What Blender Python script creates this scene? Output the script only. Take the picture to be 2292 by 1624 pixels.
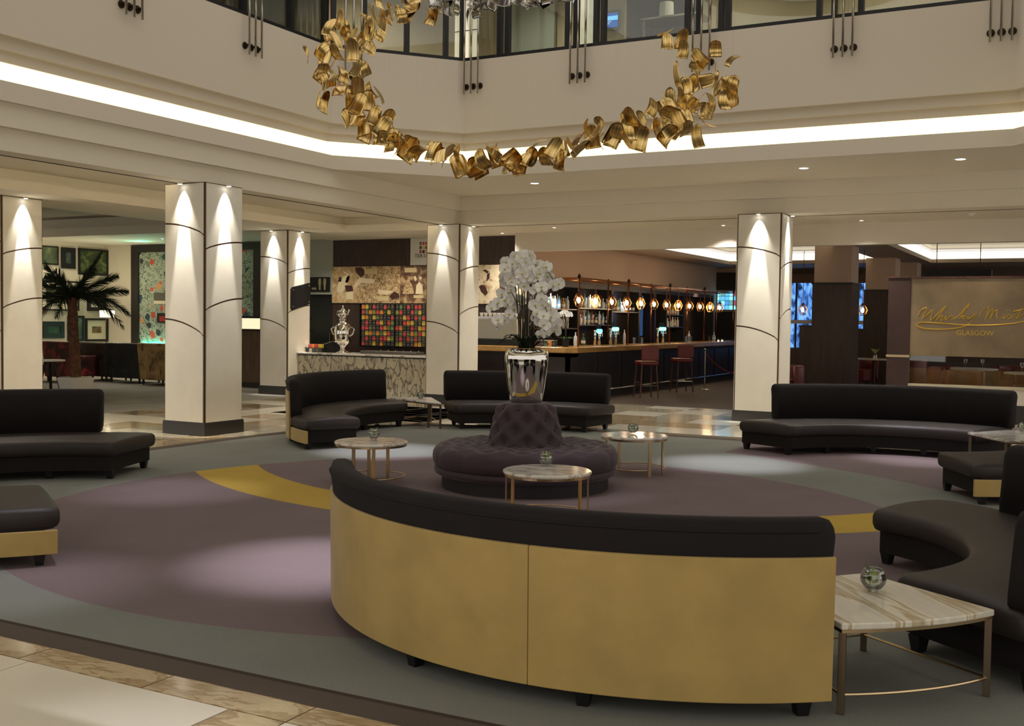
import bpy, bmesh, math, random
from mathutils import Vector, Matrix
random.seed(7)
for o in list(bpy.data.objects): bpy.data.objects.remove(o, do_unlink=True)
sc = bpy.context.scene
COL = sc.collection
R_ = math.radians
# ------------------------------------------------------------------ camera
FPX = 2422.0
YAW, PIT, ROL = R_(27.98), R_(2.30), R_(0.77)
EYE = Vector((0, 0, 1.6))
_fw = Vector((-math.sin(YAW)*math.cos(PIT), math.cos(YAW)*math.cos(PIT), -math.sin(PIT)))
_rt = Vector((math.cos(YAW), math.sin(YAW), 0)); _up = _rt.cross(_fw)
CR = _rt*math.cos(ROL) + _up*math.sin(ROL); CU = -_rt*math.sin(ROL) + _up*math.cos(ROL)
cd = bpy.data.cameras.new('camera'); cam = bpy.data.objects.new('camera', cd); COL.objects.link(cam)
cd.sensor_width = 36.0; cd.lens = FPX/2292*36.0; cd.clip_end = 200; cd.clip_start = .05
cam.matrix_world = Matrix(((CR.x, CU.x, -_fw.x, EYE.x), (CR.y, CU.y, -_fw.y, EYE.y), (CR.z, CU.z, -_fw.z, EYE.z), (0, 0, 0, 1)))
sc.camera = cam
# ------------------------------------------------------------------ world and exposure
w = bpy.data.worlds.new('ambient_fill'); sc.world = w; w.use_nodes = True  # even warm world added as ambient fill through the open top
w.node_tree.nodes['Background'].inputs[0].default_value = (1.0, 0.93, 0.84, 1)
w.node_tree.nodes['Background'].inputs[1].default_value = 0.62
sc.view_settings.view_transform = 'Standard'; sc.view_settings.look = 'None'
sc.view_settings.exposure = 0.55; sc.view_settings.gamma = 1.0; sc.view_settings.use_curve_mapping = False
def spot(loc, aim, power, angle, color=(1, .93, .85), blend=.6, size=.03, name='lamp_light'):
    l = bpy.data.lights.new(name, 'SPOT'); l.energy = power; l.spot_size = R_(angle); l.spot_blend = blend
    l.color = color; l.shadow_soft_size = size
    o = bpy.data.objects.new(name, l); COL.objects.link(o); o.location = loc
    o.rotation_euler = (Vector(aim)-Vector(loc)).to_track_quat('-Z', 'Y').to_euler()
    return o
# high atrium lamps that throw the cool pools of light on the carpet
for (x, y, p) in ((-4.35, 5.56, 900), (-7.38, 10.71, 900), (-3.50, 11.95, 900), (-1.64, 13.67, 600), (-3.6, 8.6, 120), (-7.3, 7.2, 260), (-3.0, 2.6, 260), (-5.6, 4.2, 220)):
    spot((x*.75-1.1, y*.75+2.3, 10.6), (x, y, 0), p*4.5, 11, (.90, .87, 1.0), 1.0, .06)
spot((-4.0, 7.0, 10.6), (-4.74, 9.22, 1.95), 5200, 4.6, (1, .97, .95), .9, .06)  # extra unseen spot, added only to whiten the orchid
# ------------------------------------------------------------------ pixel helpers (where a sight line meets a real plane)
def ray(u, v): return _fw + CR*((u-1146)/FPX) - CU*((v-812)/FPX)
def PZ(u, v, z=0.0):
    d = ray(u, v); return EYE + d*((z-EYE.z)/d.z)
def PX(u, v, x):
    d = ray(u, v); return EYE + d*(x/d.x)
def PY(u, v, y):
    d = ray(u, v); return EYE + d*(y/d.y)
# ------------------------------------------------------------------ helpers
def S(r, g, b, a=1):
    f = lambda c: (c/255/12.92) if c/255 <= .04045 else ((c/255+.055)/1.055)**2.4
    return (f(r), f(g), f(b), a)
def tag(o, label=None, cat=None, group=None, kind=None):
    if label: o['label'] = label
    if cat: o['category'] = cat
    if group: o['group'] = group
    if kind: o['kind'] = kind
    return o
def empty(name, loc, label=None, cat=None, group=None, kind=None, rz=0):
    o = bpy.data.objects.new(name, None); COL.objects.link(o); o.location = loc; o.rotation_euler = (0, 0, rz)
    o.empty_display_size = .1
    return tag(o, label, cat, group, kind)
def arr(o, mesh_only=False):
    return o
class MB:
    def __init__(s): s.v = []; s.f = []
    def add(s, vs, fs):
        n = len(s.v); s.v += [Vector(p) for p in vs]; s.f += [tuple(i+n for i in f) for f in fs]; return s
    def box(s, a, b):
        x0, y0, z0 = a; x1, y1, z1 = b
        return s.add([(x0,y0,z0),(x1,y0,z0),(x1,y1,z0),(x0,y1,z0),(x0,y0,z1),(x1,y0,z1),(x1,y1,z1),(x0,y1,z1)],
                     [(0,3,2,1),(4,5,6,7),(0,1,5,4),(1,2,6,5),(2,3,7,6),(3,0,4,7)])
    def prism(s, poly, z0, z1):
        n = len(poly)
        a = sum(poly[i][0]*poly[(i+1)%n][1]-poly[(i+1)%n][0]*poly[i][1] for i in range(n))
        if a < 0: poly = poly[::-1]
        return s.add([(x,y,z0) for x,y in poly]+[(x,y,z1) for x,y in poly],
                     [tuple(range(n))[::-1], tuple(range(n,2*n))]+[(i,(i+1)%n,n+(i+1)%n,n+i) for i in range(n)])
    def lathe(s, prof, n=24, c=(0,0,0), cap=True):
        vs = []; m = len(prof)
        for k in range(n):
            a = 2*math.pi*k/n; ca, sa = math.cos(a), math.sin(a)
            vs += [(c[0]+r*ca, c[1]+r*sa, c[2]+z) for r, z in prof]
        fs = [(k*m+i, ((k+1)%n)*m+i, ((k+1)%n)*m+i+1, k*m+i+1) for k in range(n) for i in range(m-1)]
        if cap:
            fs += [tuple(k*m for k in range(n))[::-1], tuple(k*m+m-1 for k in range(n))]
        return s.add(vs, fs)
    def cyl(s, c, r, z0, z1, n=16, r2=None):
        return s.lathe([(r, z0), (r if r2 is None else r2, z1)], n, (c[0], c[1], 0))
    def tube(s, pts, r, n=6, r2=None):
        pts = [Vector(p) for p in pts]; m = len(pts); vs = []; up = None
        for i, p in enumerate(pts):
            t = (pts[min(i+1,m-1)]-pts[max(i-1,0)]).normalized()
            if up is None: up = Vector((0,0,1)) if abs(t.z) < .9 else Vector((1,0,0))
            a = t.cross(up).normalized(); b = a.cross(t).normalized(); up = b
            rr = r if r2 is None else r+(r2-r)*i/max(1,m-1)
            vs += [p+a*(rr*math.cos(2*math.pi*k/n))+b*(rr*math.sin(2*math.pi*k/n)) for k in range(n)]
        fs = [(i*n+k, i*n+(k+1)%n, (i+1)*n+(k+1)%n, (i+1)*n+k) for i in range(m-1) for k in range(n)]
        fs += [tuple(range(n))[::-1], tuple((m-1)*n+k for k in range(n))]
        return s.add(vs, fs)
    def ball(s, c, r, nu=10, nv=6, sz=1.0):
        return s.lathe([(max(1e-4, r*math.sin(math.pi*i/nv)), -r*sz*math.cos(math.pi*i/nv)) for i in range(nv+1)], nu, c, cap=False)
    def grid(s, P, closed_u=False, flip=False):
        nu = len(P); nv = len(P[0]); vs = [p for row in P for p in row]
        fs = []
        for i in range(nu if closed_u else nu-1):
            for j in range(nv-1):
                a, b, c, d = i*nv+j, ((i+1)%nu)*nv+j, ((i+1)%nu)*nv+j+1, i*nv+j+1
                fs.append((a,d,c,b) if flip else (a,b,c,d))
        return s.add(vs, fs)
    def mesh(s, name, org=Vector((0,0,0))):
        m = bpy.data.meshes.new(name); m.from_pydata([tuple(p-org) for p in s.v], [], s.f); m.validate(); m.update(); return m
    def build(s, name, mat, parent=None, smooth=False, bevel=0, seg=2, label=None, cat=None, group=None, kind=None, fixn=True):
        if parent is not None: org = Vector(parent.get('_o', (0,0,0))) if '_o' in parent.keys() else world_loc(parent)
        else:
            xs = [p.x for p in s.v]; ys = [p.y for p in s.v]; zs = [p.z for p in s.v]
            org = Vector(((min(xs)+max(xs))/2, (min(ys)+max(ys))/2, min(zs)))
        m = s.mesh(name, org)
        if fixn:
            bm = bmesh.new(); bm.from_mesh(m); bmesh.ops.recalc_face_normals(bm, faces=bm.faces); bm.to_mesh(m); bm.free()
        o = bpy.data.objects.new(name, m); COL.objects.link(o)
        if isinstance(mat, (list, tuple)):
            for q in mat: m.materials.append(q)
        else: m.materials.append(mat)
        if smooth:
            m.polygons.foreach_set('use_smooth', [True]*len(m.polygons))
        if parent is not None: o.parent = parent
        else: o.location = org
        if bevel:
            b = o.modifiers.new('bevel', 'BEVEL'); b.width = bevel; b.segments = seg; b.limit_method = 'ANGLE'; b.angle_limit = R_(38)
            if smooth: b.harden_normals = False
        return tag(o, label, cat, group, kind)
def world_loc(o):
    p = Vector(o.location)
    q = o.parent
    while q is not None:
        p = p + Vector(q.location); q = q.parent
    return p
def kids(o): return [c for c in bpy.data.objects if c.parent == o]
def copy_tree(o, loc=None, rz=None, label=None, parent=None, top=True):
    c = o.copy(); COL.objects.link(c); c.parent = parent
    if top:
        if loc is not None: c.location = loc
        if rz is not None: c.rotation_euler = (0, 0, rz)
        if label: c['label'] = label
    for ch in list(o.children): copy_tree(ch, parent=c, top=False)
    return c
def inst(mesh, name, parent=None, mw=None, label=None, cat=None, group=None):
    o = bpy.data.objects.new(name, mesh); COL.objects.link(o)
    if parent is not None: o.parent = parent
    if mw is not None: o.matrix_local = mw
    return tag(o, label, cat, group)
ORD = ['first','second','third','fourth','fifth','sixth','seventh','eighth','ninth','tenth','eleventh','twelfth','thirteenth','fourteenth','fifteenth','sixteenth','seventeenth','eighteenth']
# ------------------------------------------------------------------ materials
MATS = {}
def mat(name, col, rough=.6, metal=0, spec=.5, var=0, vscale=8, bump=0, bscale=60, emit=None, es=0, sheen=0, coat=0, trans=0, alpha=1, col2=None):
    if name in MATS: return MATS[name]
    m = bpy.data.materials.new(name); m.use_nodes = True; nt = m.node_tree; b = nt.nodes['Principled BSDF']
    b.inputs['Base Color'].default_value = col; b.inputs['Roughness'].default_value = rough; b.inputs['Metallic'].default_value = metal
    b.inputs['Specular IOR Level'].default_value = spec
    if sheen: b.inputs['Sheen Weight'].default_value = sheen; b.inputs['Sheen Roughness'].default_value = .4
    if coat: b.inputs['Coat Weight'].default_value = coat; b.inputs['Coat Roughness'].default_value = .08
    if trans: b.inputs['Transmission Weight'].default_value = trans; b.inputs['IOR'].default_value = 1.45
    if emit: b.inputs['Emission Color'].default_value = emit; b.inputs['Emission Strength'].default_value = es
    if var or col2 or bump:
        tc = nt.nodes.new('ShaderNodeTexCoord')
    if var or col2:
        n = nt.nodes.new('ShaderNodeTexNoise'); n.inputs['Scale'].default_value = vscale; n.inputs['Detail'].default_value = 5
        nt.links.new(tc.outputs['Object'], n.inputs['Vector'])
        mx = nt.nodes.new('ShaderNodeMix'); mx.data_type = 'RGBA'
        mx.inputs[6].default_value = [c*(1-var) for c in col[:3]]+[1]
        mx.inputs[7].default_value = col2 if col2 else [min(1, c*(1+var)) for c in col[:3]]+[1]
        mr = nt.nodes.new('ShaderNodeMapRange'); mr.inputs[1].default_value = .35; mr.inputs[2].default_value = .65
        nt.links.new(n.outputs['Fac'], mr.inputs[0]); nt.links.new(mr.outputs[0], mx.inputs[0])
        nt.links.new(mx.outputs[2], b.inputs['Base Color'])
    if bump:
        n2 = nt.nodes.new('ShaderNodeTexNoise'); n2.inputs['Scale'].default_value = bscale; n2.inputs['Detail'].default_value = 3
        nt.links.new(tc.outputs['Object'], n2.inputs['Vector'])
        bp = nt.nodes.new('ShaderNodeBump'); bp.inputs['Strength'].default_value = bump; bp.inputs['Distance'].default_value = .01
        nt.links.new(n2.outputs['Fac'], bp.inputs['Height']); nt.links.new(bp.outputs['Normal'], b.inputs['Normal'])
    MATS[name] = m; return m
def nd(nt, t, **k):
    n = nt.nodes.new('ShaderNode'+t)
    for a, b in k.items():
        if a.startswith('i_'): n.inputs[a[2:].replace('_', ' ')].default_value = b
        else: setattr(n, a, b)
    return n
def ramp(nt, stops, interp='LINEAR'):
    r = nt.nodes.new('ShaderNodeValToRGB'); r.color_ramp.interpolation = interp
    e = r.color_ramp.elements
    while len(e) < len(stops): e.new(.5)
    for i, (p, c) in enumerate(stops): e[i].position = p; e[i].color = c
    return r
def marble(name, base, vein, scale=1.5, rough=.12, width=.06, streak=None, dist=2.5, rot=0):
    m = bpy.data.materials.new(name); m.use_nodes = True; nt = m.node_tree; b = nt.nodes['Principled BSDF']; b.inputs['Roughness'].default_value = rough
    tc = nd(nt, 'TexCoord'); mp = nd(nt, 'Mapping')
    vr_ = nd(nt, 'VectorRotate'); vr_.inputs['Angle'].default_value = rot; nt.links.new(tc.outputs['Object'], vr_.inputs['Vector']); nt.links.new(vr_.outputs[0], mp.inputs['Vector'])
    if streak: mp.inputs['Scale'].default_value = streak
    n = nd(nt, 'TexNoise'); n.inputs['Scale'].default_value = scale; n.inputs['Detail'].default_value = 8; n.inputs['Distortion'].default_value = dist
    nt.links.new(mp.outputs[0], n.inputs['Vector'])
    dk = [c*.86 for c in base[:3]]+[1]
    r = ramp(nt, [(0, base), (.47-width, dk), (.5-width*.35, vein), (.5+width*.2, base), (.62, dk), (.7, base)])
    nt.links.new(n.outputs['Fac'], r.inputs[0]); nt.links.new(r.outputs[0], b.inputs['Base Color'])
    MATS[name] = m; return m
def wood(name, c1, c2, rough=.4, scale=(1, 1, .12), ns=14):
    m = bpy.data.materials.new(name); m.use_nodes = True; nt = m.node_tree; b = nt.nodes['Principled BSDF']; b.inputs['Roughness'].default_value = rough
    tc = nd(nt, 'TexCoord'); mp = nd(nt, 'Mapping'); mp.inputs['Scale'].default_value = scale
    n = nd(nt, 'TexNoise'); n.inputs['Scale'].default_value = ns; n.inputs['Detail'].default_value = 6; n.inputs['Distortion'].default_value = .6
    r = ramp(nt, [(.3, c1), (.7, c2)])
    nt.links.new(tc.outputs['Object'], mp.inputs['Vector']); nt.links.new(mp.outputs[0], n.inputs['Vector']); nt.links.new(n.outputs['Fac'], r.inputs[0]); nt.links.new(r.outputs[0], b.inputs['Base Color'])
    MATS[name] = m; return m
def emis(name, col, s):
    if name in MATS: return MATS[name]
    m = bpy.data.materials.new(name); m.use_nodes = True; nt = m.node_tree; nt.nodes.clear()
    e = nd(nt, 'Emission'); e.inputs[0].default_value = col; e.inputs[1].default_value = s
    o = nd(nt, 'OutputMaterial'); nt.links.new(e.outputs[0], o.inputs[0]); MATS[name] = m; return m
def thin_glass(name, tint=(1,1,1,1), gloss=.12, rough=.02):
    m = bpy.data.materials.new(name); m.use_nodes = True; nt = m.node_tree; nt.nodes.clear()
    t = nd(nt, 'BsdfTransparent'); t.inputs[0].default_value = tint
    g = nd(nt, 'BsdfGlossy'); g.inputs['Roughness'].default_value = rough
    fr = nd(nt, 'LayerWeight'); fr.inputs[0].default_value = .35
    mr = nd(nt, 'MapRange'); mr.inputs[3].default_value = gloss*.5; mr.inputs[4].default_value = .8
    nt.links.new(fr.outputs['Fresnel'], mr.inputs[0])
    x = nd(nt, 'MixShader'); o = nd(nt, 'OutputMaterial')
    nt.links.new(mr.outputs[0], x.inputs[0]); nt.links.new(t.outputs[0], x.inputs[1]); nt.links.new(g.outputs[0], x.inputs[2]); nt.links.new(x.outputs[0], o.inputs[0])
    MATS[name] = m; return m
PLASTER = mat('plaster', S(224, 214, 198), .75, spec=.3, bump=.05, bscale=180)
PLASTER2 = mat('plaster_ceiling', S(232, 224, 206), .8, spec=.3, bump=.04, bscale=160)
PINKWALL = mat('plaster_bar', S(192, 168, 148), .8, spec=.2)
GREYWALL = mat('plaster_grey', S(168, 172, 160), .8, spec=.2)
PANEL = mat('column_panel', S(232, 226, 210), .45, spec=.45, var=.03, vscale=3)
BRONZE = mat('bronze', S(112, 80, 46), .4, .8, bump=.05)
TRIMBR = mat('bronze_trim', S(86, 60, 36), .45, .5)
BRONZE_LT = mat('bronze_polished', S(214, 188, 150), .24, 1)
BRONZE_GR = mat('bronze_grey', S(126, 110, 92), .35, .9)
DKBRONZE = mat('bronze_dark', S(58, 44, 34), .45, .8)
SKIRT = mat('skirting_stone', S(50, 48, 46), .35)
BLACKFR = mat('black_frame', S(20, 21, 24), .4)
STEEL = mat('steel', S(190, 186, 178), .18, 1)
CHROME = mat('silver', S(225, 222, 216), .05, 1)
LEATHER = mat('dark_leather', S(42, 35, 32), .5, spec=.4, bump=.06, bscale=220, var=.08)
DKFAB = mat('dark_fabric', S(27, 22, 22), .8, spec=.3, bump=.1, bscale=300, var=.1)
GOLD = mat('gold_fabric', S(176, 148, 84), .55, sheen=.2, var=.09, vscale=4, bump=.06, bscale=300)
BLACKLEG = mat('black_leg', S(16, 15, 15), .4)
VELVET = mat('plum_velvet', S(58, 40, 50), .7, sheen=.18, var=.1, vscale=12, bump=.05, bscale=250)
WHITEM = marble('white_marble', S(232, 226, 216), S(150, 140, 128), 2.2, .12, .07, (.5, 2.2, 1))
CREAMM = marble('cream_marble', S(228, 222, 204), S(180, 160, 122), 2.2, .14, .07, (.35, 3.2, 1), .8, R_(50))
COUNTERM = marble('arabesque_marble', S(216, 208, 184), S(92, 84, 70), 3.2, .15, .075, (1.6, 1, .7), 1.6)
TILEW = mat('floor_cream', S(224, 217, 198), .10, var=.03, vscale=1.5)
TILEB = marble('floor_beige', S(196, 176, 140), S(150, 124, 86), 2.4, .10, .12, (1, 2.4, 1))
TILEG = marble('floor_grey_beige', S(178, 168, 146), S(140, 128, 104), 2.2, .14, .1)
TILED = marble('floor_brown', S(140, 122, 96), S(104, 88, 66), 2.2, .14, .1)
GROUT = mat('grout', S(96, 84, 66), .8)
WENGE = wood('wenge_panel', S(44, 30, 24), S(66, 46, 36), .45)
WALNUT = wood('walnut', S(64, 38, 28), S(92, 56, 42), .4)
BARTOP = wood('bar_top', S(150, 112, 58), S(184, 142, 80), .22, (1, .1, 1))
DARKPANEL = mat('dark_panel', S(30, 26, 25), .5, var=.1)
GLASS = thin_glass('clear_glass')
BOWLGLASS = mat('bowl_glass', (1, 1, 1, 1), .0, spec=.5, trans=1)
GREEN = mat('leaf_green', S(66, 92, 40), .5, var=.25, vscale=20)
GREENL = mat('leaf_light', S(150, 168, 84), .5, var=.2, vscale=20)
PALMG = mat('palm_green', S(36, 44, 28), .55, var=.2)
WHITEP = mat('white_paint', S(236, 232, 222), .5)
BLACK = mat('matt_black', S(14, 14, 15), .6)
# ================================================================== FLOOR
flo = MB().box((-26, -4, -.12), (6, 42, -.006)).build('floor', GROUT, kind='structure')
FO = world_loc(flo)
CC, CA, CB = (-3.9, 9.0), 6.0, 5.5
def carpet_f(x, y): return ((abs(x-CC[0])/CA)**4+(abs(y-CC[1])/CB)**4)**.25
tile_meshes = {}
def tile(x0, y0, x1, y1, m, rot=0):
    g = .004; key = (round(x1-x0, 3), round(y1-y0, 3), m.name)
    if key not in tile_meshes:
        a, b = (x1-x0)/2-g, (y1-y0)/2-g
        me = MB().prism([(-a,-b),(a,-b),(a,b),(-a,b)], -.02, 0).mesh('tile'); me.materials.append(m); tile_meshes[key] = me
    o = inst(tile_meshes[key], 'tile', flo)
    o.location = Vector(((x0+x1)/2, (y0+y1)/2, 0))-FO
for k in range(-4, 6):
    x0 = -3.54+.79*k; tile(x0, 3.31, x0+.79, 3.95, TILEB)
for (a, b) in ((-6.67,-5.46),(-5.46,-4.25),(-4.25,-3.04),(-2.75,-1.54),(-1.54,-.33)):
    for j in range(2): tile(a, 3.31-(j+1)*1.21, b, 3.31-j*1.21, TILEW)
for j in range(3): tile(-3.04, 3.31-(j+1)*.8, -2.75, 3.31-j*.8, TILEB)
rt = random.Random(3)
TL = [TILEG, TILEG, TILEB, TILEW, TILED]
T = .72
for i in range(7):
    for j in range(14):
        x, y = -14.05+i*T, 7.3+j*T
        if y < 16.9 and carpet_f(x+T/2, y+T/2) > .99: tile(x, y, x+T, y+T, rt.choice(TL))
T = .8
for i in range(14):
    for j in range(4):
        x, y = -12.0+i*T, 14.0+j*T
        if y+T > 17.0 and x < -10 and y < 16.5: continue
        if carpet_f(x+T/2, y+T/2) > .985: tile(x, y+.0, x+T, y+T, rt.choice([TILEG, TILEG, TILEW, TILEB]))
for i in range(14):
    for j in range(3):
        x, y = -12.0+i*T, 17.2+j*T
        tile(x, y, x+T, min(y+T, 19.4), rt.choice([TILEG, TILEG, TILEW, TILED]))
# carpet with its woven arcs
def carpet_mat(ox, oy):
    m = bpy.data.materials.new('carpet'); m.use_nodes = True; nt = m.node_tree; b = nt.nodes['Principled BSDF']; L = nt.links.new
    b.inputs['Roughness'].default_value = .95; b.inputs['Specular IOR Level'].default_value = .15
    tc = nd(nt, 'TexCoord'); sx = nd(nt, 'SeparateXYZ'); L(tc.outputs['Object'], sx.inputs[0])
    flat = nd(nt, 'CombineXYZ'); L(sx.outputs[0], flat.inputs[0]); L(sx.outputs[1], flat.inputs[1])
    def mth(op, a, bb=None, c=None):
        n = nd(nt, 'Math', operation=op)
        for i, q in enumerate((a, bb, c)):
            if q is None: continue
            if isinstance(q, (int, float)): n.inputs[i].default_value = q
            else: L(q, n.inputs[i])
        return n.outputs[0]
    def dist(cx, cy):
        n = nd(nt, 'VectorMath', operation='DISTANCE'); L(flat.outputs[0], n.inputs[0]); n.inputs[1].default_value = (cx-ox, cy-oy, 0); return n.outputs['Value']
    fx = mth('POWER', mth('ABSOLUTE', mth('DIVIDE', mth('SUBTRACT', sx.outputs[0], CC[0]-ox), CA)), 4)
    fy = mth('POWER', mth('ABSOLUTE', mth('DIVIDE', mth('SUBTRACT', sx.outputs[1], CC[1]-oy), CB)), 4)
    fe = mth('POWER', mth('ADD', fx, fy), .25)
    circ = mth('LESS_THAN', dist(-4.46, 7.72), 3.60)
    dr = dist(-4.95, 12.1)
    band = mth('MULTIPLY', mth('MULTIPLY', mth('GREATER_THAN', dr, 4.27), mth('LESS_THAN', dr, 4.95)), circ)
    outer = mth('MULTIPLY', mth('GREATER_THAN', dist(-7.07, 5.24), 8.34), mth('GREATER_THAN', sx.outputs[0], -3.9-ox))
    border = mth('GREATER_THAN', fe, .966)
    line = mth('MULTIPLY', border, mth('LESS_THAN', fe, .972))
    def mix(f, a, c):
        n = nd(nt, 'Mix', data_type='RGBA'); L(f, n.inputs[0])
        for i, q in ((6, a), (7, c)):
            if isinstance(q, tuple): n.inputs[i].default_value = q
            else: L(q, n.inputs[i])
        return n.outputs[2]
    col = mix(outer, S(126, 128, 121), S(121, 107, 108))
    col = mix(circ, col, S(121, 107, 108))
    col = mix(band, col, S(182, 154, 72))
    col = mix(border, col, S(92, 82, 74)); col = mix(line, col, S(70, 60, 54))
    n = nd(nt, 'TexNoise'); n.inputs['Scale'].default_value = 220; n.inputs['Detail'].default_value = 4; L(tc.outputs['Object'], n.inputs['Vector'])
    n3 = nd(nt, 'TexNoise'); n3.inputs['Scale'].default_value = 1.6; n3.inputs['Detail'].default_value = 3; L(tc.outputs['Object'], n3.inputs['Vector'])
    mm = nd(nt, 'Mix', data_type='RGBA', blend_type='MULTIPLY'); mm.inputs[0].default_value = 1
    sm = mth('MULTIPLY', mth('ADD', mth('MULTIPLY', n.outputs['Fac'], .7), .65), mth('ADD', mth('MULTIPLY', n3.outputs['Fac'], .25), .875))
    L(col, mm.inputs[6]); cb = nd(nt, 'CombineColor'); [L(sm, cb.inputs[i]) for i in range(3)]; L(cb.outputs[0], mm.inputs[7])
    L(mm.outputs[2], b.inputs['Base Color'])
    bp = nd(nt, 'Bump'); bp.inputs['Strength'].default_value = .25; bp.inputs['Distance'].default_value = .01; L(n.outputs['Fac'], bp.inputs['Height']); L(bp.outputs[0], b.inputs['Normal'])
    return m
pts = []
for k in range(160):
    a = 2*math.pi*k/160; c, s_ = math.cos(a), math.sin(a); r = (abs(c/CA)**4+abs(s_/CB)**4)**-.25
    pts.append((CC[0]+r*c, CC[1]+r*s_))
MB().prism(pts, -.006, .004).build('floor_carpet', carpet_mat(CC[0], CC[1]), kind='structure')
# the origin of the carpet is the centre of its bounding box = CC
LOUNGEF = mat('lounge_carpet', S(122, 116, 106), .85, var=.14, vscale=1.2, bump=.2, bscale=150)
BARF = wood('bar_boards', S(36, 24, 21), S(58, 40, 34), .75, (8, .35, 1), 6)
MB().box((-25, 4, -.006), (-13.95, 19.95, .002)).build('floor_lounge', LOUNGEF, kind='structure')
MB().box((-10.9, 19.42, -.006), (4, 36, .002)).build('floor_bar', BARF, kind='structure')
# ================================================================== CEILINGS
def sbox(name, a, b, m=PLASTER2, parent=None): return MB().box(a, b).build(name, m, parent, kind=None if parent else 'structure')
ce = sbox('ceiling', (-15.35, 1, 3.35), (-13.6, 20.1, 3.5))
sbox('ceiling_strip', (-10.72, 1, 3.35), (-10.42, 18.2, 3.45), parent=ce)
sbox('ceiling_strip', (-13.6, 18.2, 3.35), (-10.42, 20.1, 3.5), parent=ce)
sbox('ceiling_strip', (-10.42, 17.40, 3.35), (3, 19.5, 3.5), parent=ce)
sbox('coffer_step', (-15.2, 1, 3.5), (-13.74, 20, 3.66), parent=ce)
sbox('coffer_step', (-13.74, 18.34, 3.5), (-10.6, 20, 3.66), parent=ce)
sbox('coffer_top', (-15.2, 1, 3.66), (-10.4, 20, 3.74), parent=ce)
MB().box((-10.735, 2, 3.47), (-10.722, 18, 3.51)).build('fill_strip', emis('aisle_fill', (1, .84, .56, 1), 9), ce)  # added glowing strip, out of view, to brighten the aisle coffer
sbox('shadow_gap', (-10.735, 1, 3.343), (-10.715, 18.2, 3.352), BLACK, parent=ce)
sbox('shadow_gap', (-10.4, 17.86, 3.343), (3, 17.875, 3.352), mat('gap_brown', S(120, 104, 84), .8), parent=ce)
# stepped faces around the lowered rectangle
for (x0, y0, x1, y1, z0, z1) in ((-10.5, 1, -10.414, 17.5, 3.352, 3.605), (-10.5, 1, -10.34, 17.5, 3.60, 3.90), (-10.5, 17.394, 3, 17.5, 3.352, 3.605), (-10.5, 17.32, 3, 17.5, 3.60, 3.90)):
    sbox('step_face', (x0, y0, z0), (x1, y1, z1), parent=ce)
OCT = [(-10.28, 13.4), (-8.9, 15.0), (-.9, 15.0), (.42, 13.4), (.42, 5.0), (-.9, 3.4), (-8.9, 3.4), (-10.28, 5.0)]
sof = MB()
sof.prism([(-10.4, 17.4), (3, 17.4), (3, 15.0), (-8.9, 15.0), (-10.28, 13.4), (-10.4, 13.4)], 3.86, 3.95)
sof.prism([(.42, 13.4), (-.9, 15.0), (3, 15.0), (3, 3.4), (-.9, 3.4), (.42, 5.0)], 3.86, 3.95)
sof.prism([(-10.28, 5.0), (-8.9, 3.4), (3, 3.4), (3, 1), (-10.4, 1), (-10.4, 5)], 3.86, 3.95)
sof.build('ceiling_soffit', PLASTER2, kind='structure')
def offs(d):
    n = len(OCT); L = []
    for i in range(n):
        (x0, y0), (x1, y1) = OCT[i], OCT[(i+1) % n]
        l = math.hypot(x1-x0, y1-y0); nx, ny = -(y1-y0)/l, (x1-x0)/l      # outward for clockwise order
        L.append((nx, ny, nx*x0+ny*y0+d))
    out = []
    for i in range(n):
        a, b = L[i-1], L[i]; det = a[0]*b[1]-a[1]*b[0]
        out.append(((a[2]*b[1]-a[1]*b[2])/det, (a[0]*b[2]-a[2]*b[0])/det))
    return out
def ring(prof, edges=None):
    mb = MB(); n = len(OCT); P = [[(x, y, z) for (x, y) in offs(d)] for d, z in prof]
    for i in (edges if edges is not None else range(n)):
        for k in range(len(prof)-1):
            j = (i+1) % n
            mb.add([P[k][i], P[k][j], P[k+1][j], P[k+1][i]], [(0, 1, 2, 3)])
    return mb
ring([(-.006, 3.858), (-.006, 4.07), (.05, 4.07), (.05, 4.02), (.32, 4.02)]).build('wall_fascia', PLASTER, kind='structure')
ring([(.32, 4.36), (.16, 4.36), (.16, 4.30), (.14, 4.30), (.14, 4.42), (.08, 4.42), (.08, 4.56), (0, 4.56), (0, 5.70), (.3, 5.70)]).build('wall_balcony', PLASTER, kind='structure')
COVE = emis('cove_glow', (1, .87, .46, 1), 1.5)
cv = ring([(.318, 4.03), (.318, 4.355)]).build('emissive_cove_wall', COVE, label='long glowing cove light band running round the atrium opening below the balcony wall', cat='cove light')  # back wall of the recess glows itself, replacing hidden strips that would light it
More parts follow.
